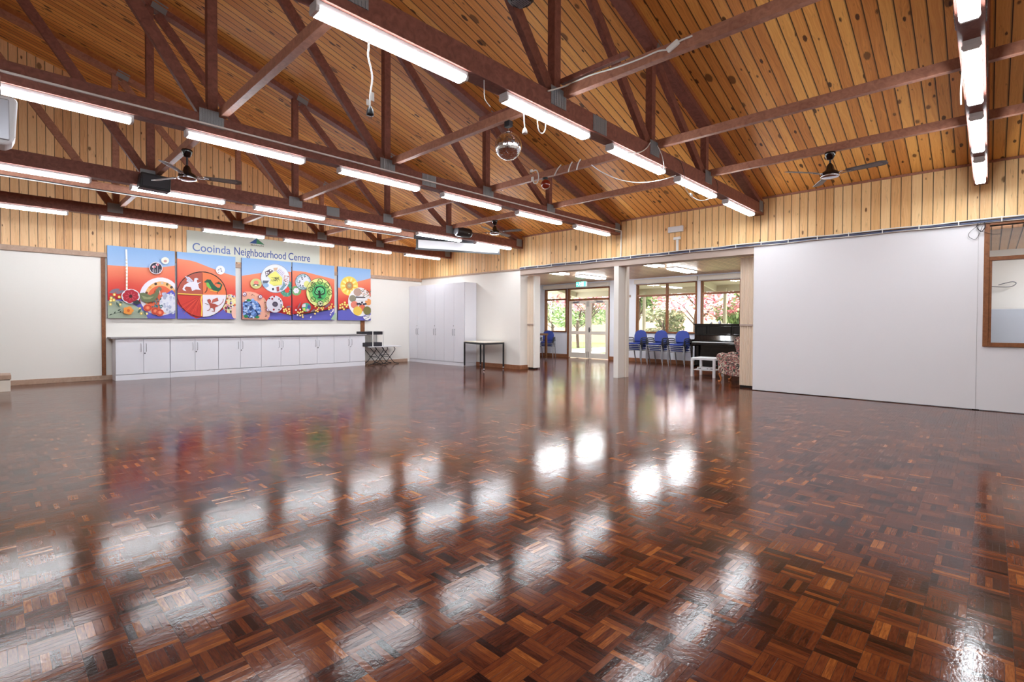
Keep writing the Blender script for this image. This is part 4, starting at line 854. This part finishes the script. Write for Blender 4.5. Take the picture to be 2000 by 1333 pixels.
# ------------------------------------------------------------------ folding table with tray stand in the corner
t = thing('folding_table', 'white folding table with crossed black tubular legs beside the low cabinets', 'table', (8.25, 13.5, 0))
MB().box(7.78, 8.86, 13.28, 13.83, .535, .56).build('table_top', M['tray'], t, .006)
for y in (13.34, 13.76):
    for x0 in (7.80, 8.20):
        MB().tube(spline([(x0, y, .53), (x0 + .10, y, .42), (x0 + .30, y, .20), (x0 + .44, y, .05), (x0 + .60, y, .012)]), .011, 8).build('leg', M['black'], t)
        MB().tube(spline([(x0 + .42, y, .53), (x0 + .46, y, .45), (x0 + .30, y, .25), (x0 + .12, y, .06), (x0 - .06, y, .012)]), .011, 8).build('leg', M['black'], t)
MB().tube([(8.02, 13.34, .24), (8.02, 13.76, .24)], .009).tube([(8.42, 13.34, .24), (8.42, 13.76, .24)], .009).tube([(8.1, 13.34, .30), (8.46, 13.34, .30)], .008).build('cross_bar', M['black'], t)
t = thing('display_stand', 'two-tier black tray stand with white posts on the folding table', 'stand', (8.0, 13.6, .56))
MB().box(7.60, 8.28, 13.42, 13.78, .915, 1.01).build('upper_tray', M['dcable'], t, .006); MB().box(7.62, 8.26, 13.42, 13.78, .565, .68).build('lower_tray', M['dcable'], t, .006)
for x, y in ((7.93, 13.40), (8.30, 13.40), (8.30, 13.80)): MB().box(x - .013, x + .013, y - .013, y + .013, .56, 1.03).build('post', M['wcable'], t, .003)
MB().box(7.95, 8.29, 13.39, 13.81, 1.015, 1.03).build('top_rim', M['wcable'], t, .003); 
b = MB()
for k in range(8): b.tube([(8.0 + k * .035, 13.7, .68), (8.0 + k * .035, 13.7, .915)], .003, 5)
b.build('wire_grid', M['steel'], t)
# bench end at the left edge
t = thing('bench', 'low white bench with wooden top cut by the left edge', 'bench', (-.3, 12.9, 0))
MB().box(-.8, .225, 12.72, 13.3, 0, .205).build('body', M['cream'], t, .004); MB().box(-.8, .235, 12.71, 13.3, .215, .295).build('seat_board', M['skirt'], t, .004); MB().box(-.8, .215, 12.73, 13.3, .205, .215).build('shadow_gap', M['gap_shade'], t)  # dark strip painted as the shade between body and seat board

# ------------------------------------------------------------------ blue stacking chairs
def make_chair():
    t = thing('stacking_chair', '', 'chair', (0, 0, 0)); t['_w'] = (0, 0, 0)
    b = MB(); n = 6
    def pad(w0, w1, prof, th):      # prof: (x, z) centre line, widths blended
        vs = []; k = len(prof)
        for i, (x, z) in enumerate(prof):
            w_ = w0 + (w1 - w0) * i / (k - 1)
            for j in range(9): u = -1 + j / 4; vs.append((x, u * w_, z + .012 * (u * u) * 0))
        return vs
    # seat
    s = MB().prism([(-.21, -.20), (-.24, -.15), (-.24, .15), (-.21, .20), (.17, .21), (.20, .16), (.20, -.16), (.17, -.21)], (0, 0, .445), (1, 0, 0), (0, 1, 0), (0, 0, .045)).build('seat', M['blue'], t, .016, 3)
    # back, rounded top, leaning
    P_ = [(-.19, 0), (-.215, .08), (-.22, .19), (-.19, .28), (-.12, .345), (0, .37), (.12, .345), (.19, .28), (.22, .19), (.215, .08), (.19, 0)]
    MB().prism(P_, (.20, 0, .535), (0, 1, 0), (.16, 0, 1), (.035, 0, 0)).build('backrest', M['blue'], t, .014, 3)
    for sy in (-1, 1):
        y = sy * .255
        MB().tube(spline([(-.24, y, .0), (-.225, y, .30), (-.21, y, .44)]), .012, 8).build('leg', M['silver'], t)
        MB().tube(spline([(.33, y, .0), (.27, y, .25), (.23, y, .44), (.245, y * .95, .62)]), .012, 8).build('leg', M['silver'], t)
        MB().tube(spline([(-.21, y, .43), (-.205, y * 1.03, .58), (-.16, y * 1.05, .645), (.0, y * 1.05, .655), (.20, y * 1.02, .645), (.245, y * .96, .62)]), .016, 8).build('armrest', M['black'], t)
    MB().tube([(-.225, -.255, .43), (-.225, .255, .43)], .011).tube([(.225, -.255, .415), (.225, .255, .415)], .011).tube([(-.225, -.19, .415), (.225, -.19, .415)], .01).tube([(-.225, .19, .415), (.225, .19, .415)], .01).build('seat_frame', M['silver'], t)
    return t
ch0 = make_chair(); used = False
stacks = [((14.47, 8.22), 0, 4, 'stack farthest left under the wide window'), ((14.47, 7.50), 0, 4, 'middle stack under the wide window'), ((14.44, 6.78), 0, 4, 'stack beside the piano'),
          ((14.42, 11.98), 0.5, 3, 'stack nearest the glass doors'), ((13.95, 12.36), 0.9, 3, 'stack behind the wooden table edge')]
on = ['lowest', 'second from the floor', 'third from the floor', 'topmost']
for (p, rz, n, txt) in stacks:
    for k in range(n):
        o = ch0 if not used else copy_tree(ch0); used = True
        dx = -.028 * k
        o.location = (p[0] + dx * math.cos(rz), p[1] + dx * math.sin(rz), .058 * k + .0); o.rotation_euler = (0, 0, rz)
        o['label'] = 'blue vinyl chair, %s in the %s' % (on[k] if k < n - 1 else 'topmost', txt); o['group'] = 'blue stacked chairs'

# ------------------------------------------------------------------ upright piano
t = thing('upright_piano', 'black upright piano against the window wall', 'piano', (14.7, 5.6, 0))
y0, y1 = 4.90, 6.38
MB().box(14.55, 15.04, y0, y1, .02, 1.25).build('case', M['blackg'], t, .006); MB().box(14.50, 15.05, y0 - .03, y1 + .03, 1.25, 1.28).build('lid', M['blackg'], t, .006)
for a0, a1 in ((y1 - .36, y1 - .06), (y0 + .42, y1 - .44), (y0 + .06, y0 + .34)):
    MB().box(14.535, 14.552, a0, a1, .98, 1.20).build('panel', M['blackg'], t, .004); b = MB()
    for (c0, c1, d0, d1) in ((a0, a1, .97, .985), (a0, a1, 1.195, 1.21), (a0 - .01, a0 + .005, .97, 1.21), (a1 - .005, a1 + .01, .97, 1.21)): b.box(14.525, 14.545, c0, c1, d0, d1)
    b.build('moulding', M['blackg'], t, .003)
MB().prism([(14.55, .95), (14.50, .94), (14.40, .80), (14.38, .78), (14.55, .78)], (0, y0 + .05, 0), (1, 0, 0), (0, 0, 1), (0, y1 - y0 - .1, 0)).build('fallboard', M['blackg'], t, .003)
MB().box(14.22, 14.56, y0, y1, .66, .72).box(14.22, 14.56, y0, y0 + .06, .62, .82).box(14.22, 14.56, y1 - .06, y1, .62, .82).build('keybed', M['blackg'], t, .008)
MB().box(14.235, 14.40, y0 + .07, y1 - .07, .72, .755).build('keys', M['tray'], t); MB().box(14.228, 14.236, y0 + .06, y1 - .06, .66, .735).build('key_slip', M['blackg'], t)
MB().box(14.545, 14.556, y0 + .12, y1 - .12, .10, .60).build('lower_panel', M['blackg'], t, .004)
for y in (y0 + .04, y1 - .04):
    MB().lathe([(.022, .05), (.03, .09), (.022, .14), (.03, .45), (.04, .56), (.03, .62), (.04, .66)], (14.28, y, 0), 14).box(14.22, 14.6, y - .035, y + .035, .0, .055).build('leg', M['blackg'], t)
for z, yy in ((.06, 5.60), (.06, 5.68)): MB().box(14.44, 14.55, yy - .02, yy + .02, z, z + .015).build('pedal', M['chrome'], t, .004)
for x, y, h, m, l in ((14.75, 5.72, .10, 'bluegrey', 'small pale blue ornament on the piano lid'), (14.78, 5.98, .06, 'tray', 'small white ornament on the piano lid')):
    tag(MB().lathe([(.03, 0), (.045, h * .4), (.025, h * .75), (.03, h)], (x, y, 1.28), 14).build('ornament', M[m], origin=(x, y, 1.28)), l, 'ornament')

# ------------------------------------------------------------------ white side table and armchair
t = thing('side_table', 'square white side table with a lower shelf before the piano', 'table', (12.2, 5.0, 0))
c = [(11.72, 5.20), (11.74, 4.66), (12.27, 4.68), (12.25, 5.22)]
MB().box(11.70, 12.26, 4.64, 5.22, .405, .455).build('table_top', M['tray'], t, .003)
for x, y in ((11.725, 4.665), (11.725, 5.195), (12.235, 4.665), (12.235, 5.195)): box('leg', M['tray'], x - .026, x + .026, y - .026, y + .026, 0, .405, t, .002)
box('shelf', M['tray'], 11.74, 12.22, 4.68, 5.18, .155, .172, t, .002)
t = thing('media_player', 'flat white player box lying on the side table shelf', 'player', (11.9, 4.95, .172)); box('case', M['tray'], 11.78, 12.05, 4.78, 5.10, .178, .225, t, .004); box('slot', M['dcable'], 11.776, 11.781, 5.0, 5.06, .19, .205, t); box('display', M['dcable'], 11.776, 11.781, 4.82, 4.86, .19, .205, t)
for x, y in ((11.80, 4.8), (12.03, 4.8), (11.80, 5.08), (12.03, 5.08)): box('foot', M['dcable'], x - .01, x + .01, y - .01, y + .01, .172, .178, t)
def floral():
    N = NT('floral upholstery'); tc = N.n('ShaderNodeTexCoord'); v = N.n('ShaderNodeTexVoronoi'); N.put(v.inputs['Vector'], tc.outputs['Object']); v.inputs['Scale'].default_value = 7
    n = N.noise(tc.outputs['Object'], 15, 2, .5, 2.0)
    wv = N.ma('SINE', N.ma('ADD', N.ma('MULTIPLY', v.outputs['Distance'], 30), N.ma('MULTIPLY', n, 6)))
    c = N.ramp(N.ma('ADD', N.ma('MULTIPLY', wv, .35), .5), [(.12, srgb(40, 46, 44)), (.3, srgb(96, 96, 76)), (.5, srgb(214, 190, 176)), (.68, srgb(188, 96, 96)), (.9, srgb(120, 44, 56))])
    c = N.mix(N.ma('GREATER_THAN', n, .60), c, srgb(222, 214, 198)); c = N.mix(N.ma('LESS_THAN', n, .40), c, srgb(48, 58, 60))
    N.put(N.b.inputs['Base Color'], c); N.b.inputs['Roughness'].default_value = .85; return N.m
FL = floral()
t = thing('wing_armchair', 'floral wing armchair with honey wood legs partly behind the folded door', 'armchair', (11.2, 3.95, 0))
ax0, ax1 = 10.88, 11.60
MB().box(ax0 + .10, ax1 - .10, 3.66, 4.26, .22, .42).build('seat_base', FL, t, .03, 3); MB().box(ax0 + .14, ax1 - .14, 3.72, 4.30, .42, .53).build('cushion', FL, t, .04, 3)
for s, x in ((-1, ax0), (1, ax1 - .13)):
    MB().prism([(4.24, .20), (4.26, .46), (4.30, .55), (4.27, .62), (4.18, .645), (3.95, .60), (3.72, .55), (3.66, .50), (3.66, .16), (3.95, .14)], (x, 0, 0), (0, 1, 0), (0, 0, 1), (.13, 0, 0)).build('armrest', FL, t, .035, 3)
    MB().prism([(3.62, .50), (3.86, .56), (3.88, .72), (3.93, .86), (3.92, .95), (3.84, 1.00), (3.58, 1.04), (3.54, .8)], (x + .02, 0, 0), (0, 1, 0), (0, 0, 1), (.085, 0, 0)).build('wing', FL, t, .025, 3)
MB().prism([(3.56, .30), (3.70, .34), (3.64, .75), (3.60, 1.06), (3.50, 1.06), (3.50, .70)], (ax0 + .06, 0, 0), (0, 1, 0), (0, 0, 1), (ax1 - ax0 - .12, 0, 0)).build('backrest', FL, t, .03, 3)
for x in (ax0 + .07, ax1 - .07):
    MB().tube(spline([(x, 4.19, .24), (x, 4.23, .17), (x, 4.20, .08), (x, 4.22, .03), (x, 4.25, .012)], 5), .02, 8, taper=[.036 - .022 * i / 14 if i < 14 else .014 + .003 * (i - 13) for i in range(21)]).build('leg', M['leg'], t)
    MB().tube([(x, 3.70, .22), (x, 3.66, .0)], .018, 8).build('leg', M['leg'], t)
# wooden table behind the left concertina door
t = thing('wooden_table', 'dark wooden table end with a castor behind the left folded door', 'table', (13.2, 11.7, 0))
MB().box(12.95, 13.55, 11.22, 12.4, .86, .93).build('table_top', M['walnut'], t, .005)
for x, y in ((13.0, 11.28), (13.5, 11.28), (13.0, 12.3), (13.5, 12.3)):
    l = box('leg', M['walnut'], x - .035, x + .035, y - .035, y + .035, .05, .86, t, .004); MB().lathe([(.02, -.012), (.026, 0), (.02, .012)], (x, y, .026), 14, axis='x').build('castor', M['chrome'], l)
box('modesty_panel', M['walnut'], 12.98, 13.0, 11.3, 12.3, .35, .85, t)
tag(MB().box(14.62, 14.70, 12.728, 12.75, 1.58, 1.67).build('thermostat', M['black'], bevel=.004, origin=(14.66, 12.75, 1.6)), 'small black control on the white side wall of the annex', 'control')
tag(MB().box(W - .03, W, 9.02, 9.06, 2.25, 2.8).box(W - .03, W, 8.86, 9.03, 2.18, 2.26).build('conduit', M['pelmet'], bevel=.004, origin=(W, 9.0, 2.5)), 'short painted conduit on the wall between glass doors and wide window', 'conduit')
# exit sign
t = thing('exit_sign', 'green lit exit sign hanging from the annex ceiling', 'sign', (14.2, 10.28, 2.55))
MB().box(14.19, 14.27, 10.08, 10.50, 2.555, 2.74).build('housing', M['tray'], t, .006); box('face', M['green'], 14.183, 14.19, 10.09, 10.49, 2.565, 2.73, t); MB().box(14.22, 14.24, 10.26, 10.32, 2.74, 2.80).build('stem', M['silver'], t)
b = MB(); g = lambda poly: b.prism(poly, (14.183, 0, 0), (0, 1, 0), (0, 0, 1), (-.002, 0, 0))
g([(10.17, 2.575), (10.26, 2.575), (10.26, 2.72), (10.17, 2.72)]); g(circle(10.335, 2.705, .014, n=12)); g([(10.31, 2.69), (10.345, 2.69), (10.36, 2.645), (10.325, 2.64)]); g([(10.355, 2.65), (10.40, 2.60), (10.385, 2.59), (10.33, 2.64)]); g([(10.33, 2.65), (10.30, 2.62), (10.29, 2.575), (10.305, 2.575), (10.32, 2.615), (10.345, 2.64)]); g([(10.31, 2.69), (10.275, 2.665), (10.285, 2.655), (10.32, 2.675)])
g([(10.41, 2.65), (10.44, 2.68), (10.44, 2.66), (10.475, 2.66), (10.475, 2.64), (10.44, 2.64), (10.44, 2.62)]); b.build('running_figure', M['exitw'], t)
# twin fluorescent fittings on the annex ceiling
tw0 = thing('twin_ceiling_light', '', 'light', (0, 0, 0), group='annex ceiling lights')
MB().box(-.66, .66, -.15, .15, -.03, 0).build('body', M['tray'], tw0, .004)
for s in (-1, 1): d = MB(); d.prism([(s * .095 + a, c) for a, c in ((-.042, -.03), (.042, -.03), (.042, -.045), (.028, -.065), (-.028, -.065), (-.042, -.045))], (-.64, 0, 0), (0, 1, 0), (0, 0, 1), (1.28, 0, 0)); d.build('diffuser', M['tube'], tw0)
for i, (x, y, tx) in enumerate(((11.35, 9.25, 'left bay, nearer the hall'), (13.3, 9.25, 'left bay, near the exit sign'), (11.35, 6.2, 'right bay, nearer the hall'), (13.3, 6.2, 'right bay, near the wide window'))):
    o = tw0 if i == 0 else copy_tree(tw0); o.location = (x, y, 2.8); o['label'] = 'white twin fluorescent light on the annex ceiling, ' + tx
o = copy_tree(tw0); o.location = (11.6, -1.3, 2.66); o['label'] = 'unseen twin fluorescent light added for the room behind the servery window';  # out of view, added to light the room behind the glass

# ------------------------------------------------------------------ garden outside
struct(box('ground', M['grass'], W + .3, 60, -25, 45, -.16, -.02)); struct(box('path', M['path'], W + .16, W + 3.2, -5, 25, -.15, -.01)); struct(box('path', M['path'], W + 3.2, 40, 12.6, 15.5, -.15, -.008))
t = thing('verandah_roof', 'olive painted verandah roof outside the annex windows', 'roof', (W + 1.2, 8, 2.5))
MB().prism([(W + .16, 2.95), (W + 2.3, 2.62), (W + 2.3, 2.68), (W + .16, 3.02)], (0, -1, 0), (1, 0, 0), (0, 0, 1), (0, 17, 0)).build('soffit', M['eave'], t)
for y in (4.0, 6.9, 9.9, 12.9): MB().prism([(W + .16, 2.75), (W + 2.3, 2.42), (W + 2.3, 2.62), (W + .16, 2.95)], (0, y - .04, 0), (1, 0, 0), (0, 0, 1), (0, .08, 0)).build('rafter', M['eave'], t)
MB().box(W + 2.3, W + 2.36, -1, 16, 2.40, 2.66).build('fascia', M['eave'], t)
for y in (3.3, 6.55, 9.6, 13.2): MB().box(W + 2.2, W + 2.29, y - .045, y + .045, -.02, 2.5).build('post', M['eave'], t)
def foliage(boxes, n, size, cols, seed, droop=0):
    r = random.Random(seed); b = MB()
    for (c, rad) in boxes:
        for _ in range(n):
            while True:
                p = Vector((r.uniform(-1, 1), r.uniform(-1, 1), r.uniform(-1, 1)))
                if .25 < p.length < 1: break
            p = Vector(c) + Vector((p.x * rad[0], p.y * rad[1], p.z * rad[2])); s = size * r.uniform(.6, 1.3)
            u = Vector((r.gauss(0, 1), r.gauss(0, 1), r.gauss(0, .5) - droop)).normalized(); v = u.cross(Vector((r.gauss(0, 1), r.gauss(0, 1), r.gauss(0, 1)))).normalized()
            cc = r.choice(cols); k = r.uniform(.8, 1.15); cc = srgb(*[min(255, q * k) for q in cc])
            b.add([p - u * s, p + v * s * .42, p + u * s, p - v * s * .42], [(0, 1, 2, 3)], 0, cc)
    return b
PINK = [(214, 130, 138), (230, 160, 164), (204, 108, 120), (236, 184, 182), (176, 170, 130)]; GRN = [(130, 160, 100), (160, 184, 122), (108, 136, 86), (186, 204, 150)]; OLV = [(140, 152, 106), (166, 172, 132), (112, 122, 84), (184, 176, 140)]
def tree(name, x, y, h, spread, cols, label, seed, cat='tree', n=420, low=.35, size=.11, droop=0):  # one tree with trunk, branches and leaves
    t = thing(name, label, cat, (x, y, -.02)); r = random.Random(seed)
    pts = [(x, y, -.02), (x + r.uniform(-.1, .1), y + r.uniform(-.1, .1), h * .35), (x + r.uniform(-.2, .2), y + r.uniform(-.2, .2), h * .6), (x, y, h * .85)]
    sp = spline(pts, 5); MB().tube(sp, .1, 8, taper=[.035 * h * (1 - .8 * i / (len(sp) - 1)) * .6 + .01 for i in range(len(sp))]).build('trunk', M['bark'], t)
    b = MB(); boxes = []
    for k in range(9):
        an = k * 2.4 + r.uniform(-.3, .3); q = spread * r.uniform(.35, .8); zz = h * r.uniform(low, .95); e = Vector((x + q * math.cos(an), y + q * math.sin(an), zz))
        s0 = Vector((x, y, zz * .6)); b.tube([s0, (s0 + e) / 2 + Vector((0, 0, .1)), e], .02, 6, taper=[.012 * h * .5, .02, .008]); boxes.append((e, (spread * .42, spread * .42, h * .14)))
    b.build('branches', M['bark'], t)
    foliage(boxes, n, size, cols, seed, droop).build('foliage', M['leaf'], t, fixn=False)
    return t
tree('maple_tree', W + 4.6, 8.6, 3.9, 2.2, PINK, 'pink leaved tree beyond the wide window', 11, n=230, low=.5, size=.10)
tree('maple_tree', W + 4.4, 13.6, 4.0, 2.2, PINK, 'pink leaved tree beyond the glass doors', 12, n=240, low=.58, size=.10)
tree('maple_tree', W + 5.0, 5.2, 4.0, 2.0, PINK, 'pink leaved tree beyond the piano window', 13, n=220, low=.55, size=.10)
tree('weeping_tree', W + 4.9, 4.7, 3.2, 1.6, GRN, 'green weeping tree behind the piano window', 14, n=520, low=.25, size=.12, droop=2.5)
tree('weeping_tree', W + 6.0, 7.1, 3.2, 1.3, GRN, 'light green weeping tree by the verandah post', 15, n=360, low=.25, size=.12, droop=2.5)
tree('bare_shrub', W + 4.4, 9.9, 2.0, 1.2, OLV, 'pale thin twiggy shrub behind the blue chairs', 16, 'shrub', n=260, low=.2, size=.09)
tree('garden_tree', W + 7.0, 16.2, 3.6, 1.8, GRN, 'green tree seen through the left door leaf', 17, n=420, low=.4, size=.11)
tree('garden_tree', W + 6.4, 12.2, 3.4, 1.6, GRN, 'green tree seen through the right door leaf', 18, n=420, low=.42, size=.11)
tree('garden_tree', W + 9.5, 20.0, 4.0, 2.2, OLV + GRN, 'pale green tree seen through the small side window', 19, n=420, low=.35, size=.12)
tag(MB().box(W + 14, W + 14.3, -20, 40, -.02, 2.1).build('garden_wall', mat('pale brick wall', srgb(176, 146, 126), .9, bump=.3, bscale=8), origin=(W + 14, 8, 0)), 'pale garden wall at the far side of the lawn', 'wall')
q = Vector((W + 8.5, 15.0, 0)); b = MB().prism([(-.35, 0), (.35, 0), (.35, 1.05)] + [(.35 * math.cos(PI * i / 8), 1.05 + .3 * math.sin(PI * i / 8)) for i in range(1, 8)] + [(-.35, 1.05)], (q.x, q.y, -.02), (0, 1, 0), (0, 0, 1), (.15, 0, 0))
tag(b.build('garden_marker', mat('pink stone', srgb(206, 150, 150), .8), origin=q), 'rounded pink stone slab standing outside the right door leaf', 'stone')

for o in bpy.data.objects:
    if '_w' in o: del o['_w']
